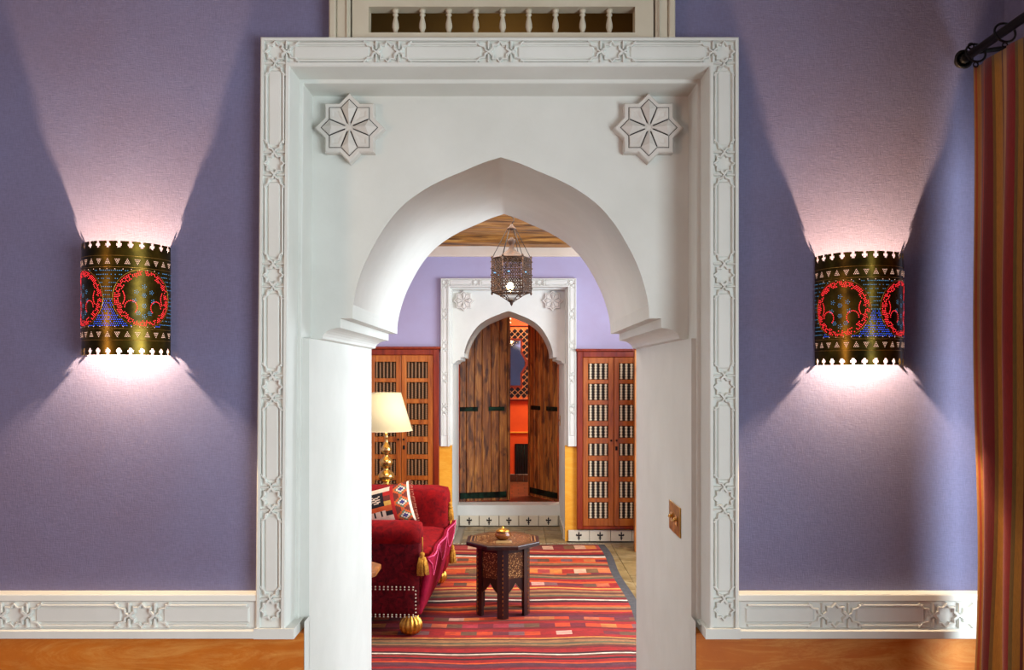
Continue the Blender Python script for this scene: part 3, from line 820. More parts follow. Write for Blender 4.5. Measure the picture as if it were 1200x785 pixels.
# ================================================================== CURTAIN
def curtain():
    u0 = 1.988
    bands = [(0,(196,128,30)),(.004,(190,70,20)),(.010,(188,124,32)),(.030,(120,14,14)),(.054,(186,60,18)),(.058,(122,14,14)),(.079,(130,92,26)),(.084,(190,128,36)),(.104,(96,14,16)),(.110,(196,132,38)),(.136,(150,24,18)),(.160,(120,92,32)),(.166,(172,120,34)),(.176,(92,12,16)),(.181,(196,132,38)),(.214,(120,100,34)),(.222,(160,30,18)),(.240,(196,132,38))]
    m, nt, b = newmat('striped_curtain_cloth')
    uv = N(nt, 'ShaderNodeUVMap'); sp = N(nt, 'ShaderNodeSeparateXYZ'); L(nt, uv.outputs[0], sp.inputs[0])
    md = N(nt, 'ShaderNodeMath', operation='MODULO'); md.inputs[1].default_value = .25; L(nt, sp.outputs[0], md.inputs[0])
    mu = N(nt, 'ShaderNodeMath', operation='MULTIPLY'); mu.inputs[1].default_value = 4; L(nt, md.outputs[0], mu.inputs[0])
    r = ramp(nt, [(p*4, s2l(tuple(.86*q for q in c))) for p, c in bands], 'CONSTANT'); L(nt, mu.outputs[0], r.inputs[0])
    va = coords(nt, (900, 900, 60)); na = noise(nt, va, 1, 2); rr = ramp(nt, [(.3, (.75,.75,.75,1)), (.7, (1.1,1.1,1.1,1))]); L(nt, na, rr.inputs[0])
    L(nt, mix(nt, 1, r.outputs[0], rr.outputs[0], 'MULTIPLY'), b.inputs['Base Color']); b.inputs['Roughness'].default_value = .85
    b.inputs['Sheen Weight'].default_value = .2
    bump(nt, b, na, .3, .002)
    me = MB(); nu, nv = 150, 40; wid = .95
    def fn(a, v):
        u = a*wid; z = 2.262-(2.262-.01)*v
        amp = .006+.008*min(1, v*3)
        ph = u*2*PI/.085
        x = 1.146+amp*math.sin(ph+.5*math.sin(v*5+u*3))*(.5+.5*min(1,u/.06)) + .004*math.sin(v*14+u*9)
        yy = u0-u+.006*math.sin(v*9+u*21)-.004*v
        if v == 0: z -= .006*abs(math.sin(u*PI/.1))
        return (x, yy, z)
    me.grid(fn, nu, nv)
    o = me.build('curtain', m, fixn=False)
    ul = o.data.uv_layers.new(name='UVMap')
    co = [(a/nu*wid, v/nv) for a in range(nu+1) for v in range(nv+1)]
    for lp in o.data.loops: ul.data[lp.index].uv = co[lp.vertex_index]
    md_ = o.modifiers.new('thick', 'SOLIDIFY'); md_.thickness = .003
    tag(o, 'gold and red striped curtain hanging at the right edge', 'curtain')
    for k, yy in enumerate((1.972, 1.855, 1.73, 1.60, 1.47)):
        rg = MB(); rg.tube([(1.140+.0*a, yy+.024*math.cos(a*PI/10)+0, 2.287+.024*math.sin(a*PI/10)) if False else (1.140+.024*math.cos(a*PI/10), yy+.006*math.sin(a*PI/10), 2.289+.024*math.sin(a*PI/10)) for a in range(20)], .0028, 6, True)
        rg.tube([(1.140+.006*math.cos(a*PI/4), yy, 2.260+.006*math.sin(a*PI/4)) for a in range(8)], .0018, 5, True)
        rg.build('curtain_ring', M['iron'], o)
    t = thing('curtain_rod', 'black wrought iron curtain rod over the striped curtain', 'curtain rod', (1.138, 2.07, 2.292))
    rd = MB(); rd.tube([(0, -.05, 0), (0, -1.15, 0)], .0105, 12); rd.build('rod', M['iron'], t)
    fin = MB()
    for k in range(3): fin.tube([((.020-.004*k)*math.cos(a*PI/10), -.050+.008*k, (.020-.004*k)*math.sin(a*PI/10)) for a in range(20)], .0042, 6, True)
    fin.tube([(0,-.06,0),(0,-.035,0)], .012, 10); fin.build('finial', M['iron'], t)
    br = MB(); br.tube([(0,-.09,.0),(.02,-.09,.004),(.08,-.09,.012),(.132,-.09,.012)], .006, 8); br.tube([(.004*math.cos(a*PI/5)-.0, -.082+.0*a, .022+.007*math.sin(a*PI/5)) if False else (.007*math.cos(a*PI/5), -.082, .020+.007*math.sin(a*PI/5)) for a in range(10)], .0022, 6, True)
    br.build('bracket', M['iron'], t)
curtain()

# ================================================================== SWITCH PLATES
def switch(label, x, y, z, wy, hz, n):
    t = thing('light_switch', label, 'light switch', (x, y, z))
    mb = MB(); mb.box(-.004, 0, -wy/2, wy/2, -hz/2, hz/2); mb.build('plate', M['brass'], t, bevel=.0015)
    for k in range(n):
        yy = (k-(n-1)/2)*wy/2.4
        r = MB(); r.box(-.006, -.004, yy-wy*.09, yy+wy*.09, -hz*.16, hz*.16); r.tube([(-.006, yy, 0), (-.013, yy, .004)], wy*.04, 6)
        r.build('toggle', M['pol_brass'], t)
switch('brass double light switch plate on the right side of the arch opening', XC+.505, 2.325, 1.081, .155, .085, 2)
switch('tiny brass switch plate beside the old plank door', XC+.505, 7.9, 1.04, .09, .10, 1)

# ================================================================== FAR DOOR
def leaf(label, hx, ang, side):
    """plank door leaf hinged at hx; side=+1 extends to +x"""
    t = thing('door_leaf', label, 'door', (hx, 8.16, .2), 0, 'double plank door')
    t.rotation_euler = (0, 0, ang)
    Wd = .502; edges = [0]
    ws = [.07,.085,.08,.095,.085,.087]
    tot = sum(ws); x = 0
    for k, w_ in enumerate(ws):
        w_ = w_/tot*Wd; a = x; x += w_
        p = MB(); nn = 10; wob = [random.uniform(-.0015,.0015) for _ in range(nn+1)]
        x0, x1 = (a+.002, x-.002)
        for q in range(nn+1):
            z = 2.02*q/nn+.004*(k % 2)
            xa, xb = x0+wob[q], x1+wob[(q*3) % (nn+1)]
            for (xx, yy) in ((xa, -.012), (xa+.004, -.016), (xb-.004, -.016), (xb, -.012), (xb, .012), (xa, .012)): p.v.append((side*xx, yy+random.uniform(-.001,.001)*0+.0015*((k*7) % 3), z))
        for q in range(nn):
            for s in range(6):
                s2 = (s+1) % 6; p.face((q*6+s, q*6+s2, (q+1)*6+s2, (q+1)*6+s))
        p.face((0,1,2,3,4,5)); p.face([nn*6+s for s in range(6)])
        p.build('plank', M['door_wood'], t)
    for z in (.94,):
        s_ = MB(); s_.bbox(*sorted((side*.0, side*.19)), -.022, -.013, z-.022, z+.022, .003); s_.build('strap_hinge', M['green_iron'], t)
        s_ = MB(); s_.bbox(*sorted((side*.30, side*.47)), -.022, -.013, z-.020, z+.022, .003); s_.build('strap_hinge', M['green_iron'], t)
    s_ = MB(); s_.bbox(*sorted((side*.0, side*.49)), -.024, -.013, .03, .09, .003); s_.build('strap_hinge', M['green_iron'], t)
    for z in (.3, 1.6):
        bk = MB(); bk.box(*sorted((side*.02, side*.48)), .014, .035, z-.04, z+.04); bk.build('batten', M['door_wood'], t)
    e = MB(); e.bbox(*sorted((side*.502, side*.528)), -.02, .02, 0, 2.02, .002)
    e.build('closing_stile', M['door_wood'], t)
    nl = MB()
    for k in range(5):
        for z in (.06, .94): nl.lathe([(.006,0),(.004,.003),(.001,.004)], seg=6)
    return t
leaf('left plank door leaf, almost closed, with green iron straps', XC-.505, math.radians(14), 1)
leaf('right plank door leaf, standing half open to the orange room', XC+.505, math.radians(-57), -1)

# ================================================================== INNER ROOM THINGS
def lattice():
    d = 9.697
    X0, X1, Z0, Z1 = -.42, .258, 1.19, 2.067
    t = thing('zellige_panel', 'mosaic tile panel with dark diamonds around a star mirror', 'tile panel', (0, d, 0))
    bg = MB(); bg.bbox(X0, X1, -.018, 0, Z0, Z1, .003); bg.build('backing', plaster('orange_glaze_backing', (206,92,40), (224,120,62), .4, 20, .1), t)
    mx, mz = -.03, 1.63
    def inmirror(x, z):
        u, v = abs(x-mx), abs(z-mz)
        return (u < .16 and v < .30) or (u < .22-v+.0)
    tiles = MB(); lines = MB(); s = .074
    row = 0; z = Z0+s/2+.01
    ny = int((Z1-Z0-.02)/(s/2)); 
    for j in range(ny):
        for k in range(int((X1-X0-.02)/s)+1):
            cx = X0+.01+s/2+k*s+(s/2 if j % 2 else 0); cz = Z0+.01+s/2+j*s/2
            if cx > X1-.03 or cz > Z1-.035 or inmirror(cx, cz): continue
            q = s*.41
            tiles.prism([(cx, cz-q), (cx+q, cz), (cx, cz+q), (cx-q, cz)], -.023, -.017)
    tiles.build('diamond_tile', M['tile_black'], t, kind='stuff')
    pts = []
    gr = MB()
    def strip(a, b, w_=.0022):
        a = Vector(a); b = Vector(b); n = (b-a).normalized(); n = Vector((-n.y, n.x))*w_
        gr.prism([tuple(a+n), tuple(b+n), tuple(b-n), tuple(a-n)], -.0215, -.0175)
    for j in range(ny):
        for k in range(int((X1-X0-.02)/s)+1):
            cx = X0+.01+s/2+k*s+(s/2 if j % 2 else 0); cz = Z0+.01+s/2+j*s/2
            if cx > X1-.03 or cz > Z1-.035 or inmirror(cx, cz): continue
            q = s*.5
            strip((cx, cz-q), (cx+q, cz)); strip((cx+q, cz), (cx, cz+q))
    gr.build('pale_grout_line', simple('pale_lattice_line', (200,150,100), .5), t, kind='stuff')
    fr = MB()
    drg = simple('dark_red_glaze', (84,20,16), .3)
    for z in (Z0-.012, Z1): fr = MB(); fr.bbox(X0, X1, -.026, 0, z, z+.014, .003); fr.build('border', drg, t)
    star = [(-.14,-.28),(.14,-.28),(.14,-.13),(.215,0),(.14,.13),(.14,.28),(-.14,.28),(-.14,.13),(-.215,0),(-.14,-.13)]
    m = thing('mirror', 'pointed-sided mirror set within the dark diamond mosaic', 'mirror', (mx, d-.02, mz))
    a = MB(); a.prism([(x*1.1, z*1.06) for x, z in star], -.012, -.004); a.build('frame', simple('red_brown_frame', (104,34,20), .4), m)
    a = MB(); a.prism([(x*.94, z*.96) for x, z in star], -.014, -.0125); a.build('glass', M['mirror'], m)
    # pale carved bracket above
    b = MB()
    for k in range(4): b.lathe([(.010,0),(.026,.02),(.012,.045)], c=(-.03, 9.66, 2.09+.045*k), seg=10)
    tag(b.build('carved_pendant', M['silver'], None), 'pale carved ornament at the top of the orange wall', 'ornament')
    g = thing('floor_grille', 'black iron grille low in the orange wall', 'grille', (.135, 9.70, .29))
    a = MB(); a.box(-.095, .095, -.006, 0, 0, .36); a.build('backing', M['tile_black'], g)
    a = MB(); a.box(-.1,-.088,-.014,0,-.005,.365); a.box(.088,.1,-.014,0,-.005,.365); a.box(-.1,.1,-.014,0,.353,.365); a.build('frame', M['iron'], g)
    for k in range(6): a = MB(); a.tube([(-.07+.028*k, -.010, .0), (-.07+.028*k, -.010, .355)], .0035, 6); a.build('bar', M['green_iron'], g)
lattice()

# ================================================================== CABINETS
def cabinet(label, x0, x1, ztop, zbot, spm, rows, yfront=7.15, cols_=4):
    xc = (x0+x1)/2; t = thing('cabinet', label, 'cabinet', (xc, yfront, zbot), 0, 'latticed wooden wall cabinets')
    hw = (x1-x0)/2; H = ztop-zbot; fw = .052
    f = MB()
    f.bbox(-hw, -hw+fw, 0, .049, 0, H, .004); f.bbox(hw-fw, hw, 0, .049, 0, H, .004); f.bbox(-hw+fw, hw-fw, 0, .049, H-fw, H, .004); f.bbox(-hw+fw, hw-fw, 0, .049, 0, .028, .004)
    f.box(-hw+fw, hw-fw, .044, .049, .028, H-fw)
    f.build('frame', M['cab_red'], t)
    co = MB(); co.bbox(-hw-.012, hw+.012, -.02, .049, H, H+.022, .006); co.build('cornice', M['cab_red'], t)
    lw = hw-fw
    for s in (-1, 1):
        lx0, lx1 = (-lw+.002, -.002) if s < 0 else (.002, lw-.002)
        d = MB(); st = .045
        g0, g1 = lx0+st, lx1-st
        zl, zh = .030, H-fw-.002
        d.bbox(lx0, g0, .004, .036, zl, zh, .003); d.bbox(g1, lx1, .004, .036, zl, zh, .003)
        prev = zl
        for (a, b) in rows+[(zh, None)]:
            d.bbox(g0, g1, .006, .034, prev, a, .003)
            prev = b
        dd = d.build('door', M['cab_wood'], t)
        for (a, b) in rows:
            g = MB(); g.box(g0, g1, .030, .033, a, b); g.build('grille_backing', M['black_recess'], dd)
            g = MB(); nsp = cols_
            pitch = (g1-g0)/nsp; nb = max(3, int(round((b-a)/(.024 if cols_ == 4 else .019))))
            for k in range(nsp):
                prof = []
                for q in range(nb):
                    z = (b-a)*q/nb; dz = (b-a)/nb
                    if cols_ == 6 and k % 2: prof += [(pitch*.46, z), (.0030, z+dz*.5)]
                    else: prof += [(.0035, z), (pitch*(.37 if cols_ == 4 else .46), z+dz*.5)]
                prof.append((.0028, b-a))
                g.lathe(prof, c=(g0+pitch*(k+.5), .019, a), seg=6)
            g.build('spindle_lattice', spm, dd, kind='stuff')
        kn = MB(); kn.lathe([(.004,0),(.004,.01),(.010,.016),(.008,.024),(.002,.026)], seg=10)
        ko = kn.build('knob', M['iron'], dd, loc=(s*.024, .004, H*.50)); ko.rotation_euler = (PI/2, 0, 0)
        if s > 0:
            kh = MB(); kh.bbox(-.010,.010,-.003,.004,-.018,.018,.002); kh.build('lock_plate', M['iron'], dd, loc=(s*.024, .003, H*.455))
    return t
def zz(y): return 1.5-(y-438)*7.15/940
pys = [(608,588.7),(583.8,564.6),(559,540),(534.1,519.9),(513.2,499.3),(493.4,474.5),(468.9,449.7),(444.7,425.8)]
rows = [(zz(a)-.113, zz(b)-.113) for a, b in pys]
cabinet('tall latticed wooden cabinet on the right, pale spindles, beside the bare stone floor', .58, 1.235, 1.70, .113, M['spindle_pale'], rows)
rowsL = [(a+.012, b+.014) for a, b in rows]
cabinet('tall latticed wooden cabinet on the left, behind the lamp and red sofa', -1.325, -.652, 1.72, .113, M['spindle_dark'], rowsL, cols_=6)
# open wooden shutter standing at the right
t = thing('wooden_shutter', 'narrow edge of an open honey-coloured shutter by the right cabinet', 'shutter', (1.032, 6.75, 0))
mb = MB(); mb.bbox(-.0, .03, 0, .05, 0.0, 1.70, .004); mb.build('edge_stile', M['table_wood'], t)
mb = MB(); mb.box(.03, .95, .012, .04, 0.02, 1.68); mb.build('board', M['table_wood'], t)
# (turned square to the wall so that only its edge clears the arch)

# ================================================================== RUG
def rug():
    R_ = {'r':(150,16,10),'d':(110,14,12),'o':(206,76,14),'w':(222,200,176),'b':(96,46,28),'t':(150,100,60),'g':(88,84,56),'y':(214,140,60),'p':(160,50,66),'m':(100,22,40),'k':(60,14,16),'s':(110,98,98),'c':(206,120,70),'v':(92,40,50)}
    # (screen row in 1186-px crop, colour) seen down the rug; '+' marks a row of mixed patches
    rows_ = [(272,'d'),(278,'o+'),(292,'r'),(300,'c'),(306,'r'),(314,'k'),(320,'w'),(326,'o'),(333,'r+'),(344,'o'),(350,'t'),(356,'b'),(362,'r'),(368,'c'),(374,'o+'),(390,'p+'),(396,'b'),(402,'t'),(408,'g'),(414,'r'),(424,'o'),(431,'m+'),(444,'r'),(450,'y'),(456,'r'),(461,'t'),(468,'b'),(476,'t'),(483,'g'),(488,'d'),(499,'w'),(504,'k'),(512,'r'),(524,'o'),(530,'t'),(536,'b'),(543,'o'),(549,'r'),(556,'d'),(563,'m'),(571,'p+'),(583,'b'),(588,'r'),(598,'g+'),(614,'d'),(621,'r'),(629,'w+'),(645,'r'),(655,'y'),(659,'b'),(664,'t'),(674,'g'),(680,'t'),(686,'b'),(692,'d'),(699,'r'),(714,'k'),(719,'w'),(725,'b'),(731,'r'),(738,'k'),(744,'r'),(756,'o'),(760,'v'),(772,'m'),(778,'r'),(786,'v'),(800,'t'),(812,'r'),(830,'w'),(838,'d'),(860,'r'),(890,'b'),(920,'o'),(960,'r')]
    def dist(c): return 1.5*940/(560+c/3.488-438)
    bands = [(dist(c), k) for c, k in rows_]
    rnd = random.Random(5)
    x0, x1 = -1.15, .815; nx = 64
    mb = MB(); cols = []
    ya, yb_ = 7.03, 3.35; ny = 460
    mixc = [R_[k] for k in 'opwgcsyrmov']
    patch = {}
    for j in range(ny):
        y_a = ya+(yb_-ya)*j/ny
    vi = lambda i, j: j*(nx+1)+i
    for j in range(ny+1):
        y = ya+(yb_-ya)*j/ny
        for i in range(nx+1):
            t = i/nx; wv = .010*math.sin(t*9+y*1.5)+.006*math.sin(t*23+y*3)
            xe = x0+(x1+.010*math.sin(y*5)-x0)*t
            mb.v.append((xe, y+wv, .004+.0025*math.sin(t*17+y*7)))
    mb.smooth = True
    for j in range(ny):
        y = ya+(yb_-ya)*(j+.5)/ny
        bi = 0
        for q, (dd, k) in enumerate(bands):
            if y <= dd+.0: bi = q
        k = bands[bi][1]
        for i in range(nx):
            c = R_[k[0]]
            if '+' in k:
                blk = (i//5 + bi*3)
                key = (bi, (i+bi*2)//3)
                if key not in patch: patch[key] = rnd.choice(mixc)
                c = patch[key]; bs_ = R_[k[0] if k[0] in 'rod' else 'r']; c = tuple(.72*c[q]+.28*bs_[q] for q in range(3))
            jit = rnd.uniform(.74, 1.12)*(1+.10*math.sin(i*.7+j*.9)*math.sin(j*.23+i*.11))
            if i >= nx-2: c = (70,66,66); 
            mb.face((vi(i,j), vi(i,j+1), vi(i+1,j+1), vi(i+1,j)))
            l = s2l(c); cols.append((l[0]*jit, l[1]*jit, l[2]*jit))
    o = mb.build('rug', M['rug'], fixn=False, col=cols)
    tag(o, 'red and orange striped kilim rug on the stone floor', 'rug')
    fr = MB()
    for k in range(130):
        x = x0+.01+(x1-x0-.02)*k/129; fr.tube([(x, ya, .006), (x+rnd.uniform(-.01,.01), ya+.03, .008), (x+rnd.uniform(-.02,.02), ya+.06, .003)], .0018, 4)
    fr.build('fringe', simple('cream_fringe', (206,190,160), .9), o, kind='stuff')
rug()

# ================================================================== SOFA
def rbox(x0, x1, y0, y1, z0, z1, r, seg=5, puff=0.0):
    """fully rounded cushion-like box"""
    mb = MB(); nu, nv = 32, 20
    cx, cy, cz = (x0+x1)/2, (y0+y1)/2, (z0+z1)/2; hx, hy, hz = (x1-x0)/2, (y1-y0)/2, (z1-z0)/2
    import bmesh
    bm = bmesh.new(); bmesh.ops.create_cube(bm, size=2)
    bmesh.ops.subdivide_edges(bm, edges=bm.edges[:], cuts=9, use_grid_fill=True)
    for v in bm.verts:
        p = Vector((v.co.x*hx, v.co.y*hy, v.co.z*hz))
        # remap interior spacing so corners have density
        q = Vector((max(-hx+r, min(hx-r, p.x)), max(-hy+r, min(hy-r, p.y)), max(-hz+r, min(hz-r, p.z))))
        dlt = p-q
        if dlt.length > 1e-7: p = q+dlt.normalized()*r
        if puff:
            p.z += puff*(1-(v.co.x)**2)*(1-(v.co.y)**2)*(1 if v.co.z > 0 else -1)*(abs(v.co.z))
        v.co = p+Vector((cx, cy, cz))
    mb2 = MB(); mb2.smooth = True
    bm.verts.index_update()
    mb2.v = [tuple(v.co) for v in bm.verts]
    for f in bm.faces: mb2.face([v.index for v in f.verts])
    bm.free(); return mb2
def sofa():
    ang = math.radians(-2.6)
    t = thing('sofa', 'deep red velvet sofa with gold tassels and bun feet on the striped rug', 'sofa', (-.52, 4.535, .009), ang)
    # local: x from -.95 (back) to 0 (front), y from 0 (near side) to 1.26 (far side)
    D_, W_ = .95, 1.26
    # near arm: side panel plus rolled top
    a = rbox(-D_, -.01, .03, .22, .098, .60, .03); a.build('arm', M['velvet_pat'], t)
    roll = MB(); nseg = 22
    def rollfn(u, v):
        x = -D_+(D_-.0)*u; an = 2*PI*v
        e = min(1, (1-u)/.05)*.5+.5
        rr = .078*(.86+.14*math.sqrt(max(0, 1-max(0, (u-.93)/.07)**2)))
        return (x-.012, .11+rr*1.25*math.cos(an), .565+rr*.98*math.sin(an))
    roll.grid(rollfn, 24, 24)
    i = len(roll.v); cidx = [24*25+k for k in range(24)]
    roll.smooth = True
    rc = roll.vert((.004, .11, .565)); 
    for k in range(24): roll.face((24*25+k, 24*25+k+1, rc))
    ar = roll.build('arm_roll', M['velvet'], t, fixn=True)
    # far arm: higher, block shaped
    b = rbox(-D_, .022, W_-.30, W_+.02, .10, .695, .055); b.build('arm', M['velvet'], t)
    # back rest
    c = rbox(-D_-.10, -D_+.14, 0.02, W_, .10, .80, .06); c.build('backrest', M['velvet'], t)
    # seat body and cushion
    s = rbox(-D_+.1, -.012, .08, W_-.1, .10, .34, .02); s.build('seat_frame', M['velvet_pink'], t)
    s = rbox(-D_+.12, .03, .20, W_-.28, .31, .455, .05, puff=.012); s.build('seat_cushion', M['velvet'], t)
    # swagged crimson front, leaning out at the top
    fr = MB()
    def ff(u, v):
        y = .05+(W_-.07)*u; z = .11+.33*v
        x = -.005+.060*v**1.3+.012*math.sin(v*PI)+.008*math.sin(u*PI*5)*v
        if u < .02 : x -= .02
        return (x, y, z)
    fr.grid(ff, 40, 12); fo = fr.build('front_skirt', M['velvet_pink'], t, fixn=False)
    sm = fo.modifiers.new('thick', 'SOLIDIFY'); sm.thickness = .02; sm.offset = -1
    # piping swags
    pp = MB()
    for (ua, ub) in ((.0,.33),(.33,.66),(.66,1)):
        for dz in (0,):
            pts = []
            for k in range(13):
                q = k/12; u = ua+(ub-ua)*q; v = .98-.42*math.sin(q*PI)
                x, y, z = ff(u, v); pts.append((x+.005, y, z))
            pp.tube(pts, .0035, 5)
    pts = [ff(k/20, 1.0) for k in range(21)]; pp.tube([(x+.003, y, z) for x, y, z in pts], .004, 5)
    pp.build('piping', velvet('pink_piping', (196,60,100), (226,100,140), 30), t)
    # nail heads around the lower side panel
    nh = MB()
    def nail(x, z): 
        i = len(nh.v)
        nh.lathe([(.0056,0),(.0046,.003),(.001,.005)], seg=6)
        for k in range(i, len(nh.v)):
            X_, Y_, Z_ = nh.v[k]; nh.v[k] = (x+X_, .029-Z_, z+Y_)
    for k in range(40):
        x = -.045-.024*k; nail(x, .262) if x > -.9 else None; nail(x, .118) if x > -.9 else None
        if x > -.9: nail(x, .276); nail(x, .106)
    for k in range(8): nail(-.03, .112+.0205*k)
    nh.build('nail_head', M['silver'], t, kind='stuff')
    # gilded bun feet
    for x, y in ((-.065, .075), (-.065, W_-.07), (-.9, .075), (-.9, W_-.07)):
        f = MB(); f.lathe([(.034,0),(.052,.012),(.063,.036),(.064,.056),(.054,.082),(.040,.094),(.044,.108)], seg=96, flute=.07, nf=14)
        f.build('foot', M['gold_leaf'], t, loc=(x, y, 0))
    # tassels
    def tassel(x, y, ztop, ln, sc_=1):
        g = MB(); g.tube([(x, y, ztop), (x+.002, y-.003, ztop-ln*.5), (x, y-.004, ztop-ln)], .003, 6)
        o = g.build('tassel', M['gold_thread'], t)
        z = ztop-ln
        hd = MB(); hd.lathe([(.004,0),(.013,-.006),(.014,-.018),(.010,-.026),(.014,-.032),(.020,-.040)], c=(x, y-.004, z), seg=14); hd.build('tassel_head', M['gold_thread'], o)
        sk_ = MB(); rn = random.Random(2)
        for k in range(26):
            a = 2*PI*k/26; r1 = .017*sc_; r2 = (.032+rn.uniform(-.005,.006))*sc_
            sk_.tube([(x+r1*math.cos(a), y-.004+r1*math.sin(a), z-.032), (x+r2*.8*math.cos(a), y-.004+r2*.8*math.sin(a), z-.07), (x+r2*math.cos(a), y-.004+r2*math.sin(a), z-.118-rn.uniform(0,.012))], .0036, 5)
        sk_.build('tassel_skirt', M['gold_thread'], o, kind='stuff')
    tassel(.006, .045, .56, .085)
    tassel(.036, W_-.14, .64, .05, .6)
    tassel(.040, W_-.06, .32, .05, .7)
    return t
sofa()

# kilim cushion leaning on the far arm
def pillow():
    mb = MB(); cols = []; n = 36; w_, h_ = .42, .27
    K = {'k':(22,18,24),'w':(226,206,180),'r':(176,28,20),'o':(196,84,34),'b':(104,40,28),'g':(90,110,80),'y':(206,160,70),'n':(60,56,110)}
    def thick(u, v): return .075*(max(0, (1-u*u))*max(0, (1-v*v)))**.45
    for side in (1, -1):
        i = len(mb.v)
        for a in range(n+1):
            for b in range(n+1):
                u = -1+2*a/n; v = -1+2*b/n
                k = 1-.05*(1-abs(u*v))
                mb.v.append((u*w_/2*(1-.05*(1-v*v)*abs(u)), -side*thick(u, v), v*h_/2*(1-.05*(1-u*u)*abs(v))))
        for a in range(n):
            for b in range(n):
                mb.smooth = True
                f = (i+a*(n+1)+b, i+(a+1)*(n+1)+b, i+(a+1)*(n+1)+b+1, i+a*(n+1)+b+1)
                mb.face(f if side > 0 else f[::-1])
                u = (a+.5)/n; v = (b+.5)/n
                if u > .74:    # diamond column at the right
                    q = abs(((v*3) % 1)-.5)*2+abs((u-.87)/.13)
                    c = 'n' if q < .35 else 'w' if q < .55 else 'g' if q < .8 else 'o' if q < 1.1 else 'b'
                    if u > .97: c = 'w'
                elif u > .70: c = 'r'
                else:
                    s = (v*8)
                    c = 'rwkoybrw'[int(s) % 8]
                    if int(s) == 2 and int(u*22) % 3 == 0: c = 'w'
                    if .30 < u < .58 and .5 < v < .86: c = 'k' if not (.36 < u < .52 and .58 < v < .78 and int(u*60+v*30) % 2) else 'w'
                    if .30 < u < .58 and .26 < v < .38: c = 'w' if int(u*40) % 4 else 'k'
                l = s2l(K[c]); cols.append(l[:3])
    o = mb.build('cushion', M['pillow'], fixn=False, col=cols)
    o.location = (-.868, 5.38, .600); o.rotation_euler = (math.radians(-14), math.radians(-15), math.radians(-4))
    tag(o, 'patterned kilim cushion leaning on the far arm of the red sofa', 'cushion')
    fr = MB(); rn = random.Random(9)
    for s in (-1, 1):
        for k in range(34):
            z = -h_/2+h_*k/33; x = s*w_/2*.97
            fr.tube([(x, 0, z), (x+s*.012, rn.uniform(-.004,.004), z+rn.uniform(-.004,.004)), (x+s*.024, rn.uniform(-.008,.008), z-rn.uniform(0,.010))], .0016, 4)
    fr.build('fringe', simple('red_cream_fringe', (190,120,96), .9), o, kind='stuff')
pillow()

# ================================================================== LAMP + ITS TABLE
lt = thing('side_table', 'dark wooden lamp table hidden behind the red sofa', 'table', (-1.0, 6.38, .009))
mb = MB(); mb.lathe([(.19,0),(.2,.006),(.2,.018),(.19,.024)], c=(0,0,.57), seg=28); mb.build('top', M['dark_wood'], lt)
for k in range(3):
    a = 2*PI*k/3; mb = MB(); mb.tube([(.14*math.cos(a), .14*math.sin(a), 0), (.10*math.cos(a), .10*math.sin(a), .57)], .014, 8); mb.build('leg', M['dark_wood'], lt)
lamp = thing('table_lamp', 'brass table lamp with a glowing cream shade behind the sofa', 'lamp', (-1.0, 6.38, .603))
mb = MB(); mb.lathe([(.075,0),(.078,.008),(.06,.014),(.03,.024),(.022,.036),(.05,.055),(.066,.075),(.066,.09),(.052,.115),(.024,.135),(.018,.148),(.034,.158),(.048,.178),(.054,.195),(.046,.218),(.020,.238),(.016,.25),(.022,.262),(.042,.285),(.044,.296),(.032,.320),(.016,.350),(.010,.375),(.014,.385),(.012,.41),(.006,.43)], seg=28)
mb.build('base', M['pol_brass'], lamp)
mb = MB(); mb.lathe([(.008,.42),(.008,.50),(.02,.505),(.026,.53),(.018,.56),(.002,.575)], seg=12); mb.build('bulb', M['tiny_bulb'], lamp)
mb = MB()
prof = [(.206,.447),(.116,.745)]
n = 40
for r, z in prof+[(r-.003, z) for r, z in reversed(prof)]:
    for k in range(n): mb.v.append((r*math.cos(2*PI*k/n), r*math.sin(2*PI*k/n), z))
mb.smooth = True
for j in range(4):
    for k in range(n): mb.face((j*n+k, j*n+(k+1) % n, ((j+1) % 4)*n+(k+1) % n, ((j+1) % 4)*n+k))
sh = mb.build('shade', M['shade'], lamp)
mb = MB()
M['binding'] = simple('shade_binding', (230,210,170), .8)
for r, z in ((.207,.447),(.117,.745)):
    mb = MB(); mb.tube([(r*math.cos(2*PI*k/n), r*math.sin(2*PI*k/n), z) for k in range(n)], .003, 5, True); mb.build('shade_trim', M['binding'], sh)
point('table_lamp_light', (-1.0, 6.38, 1.15), 3.2, (1.0, .80, .52), .04)

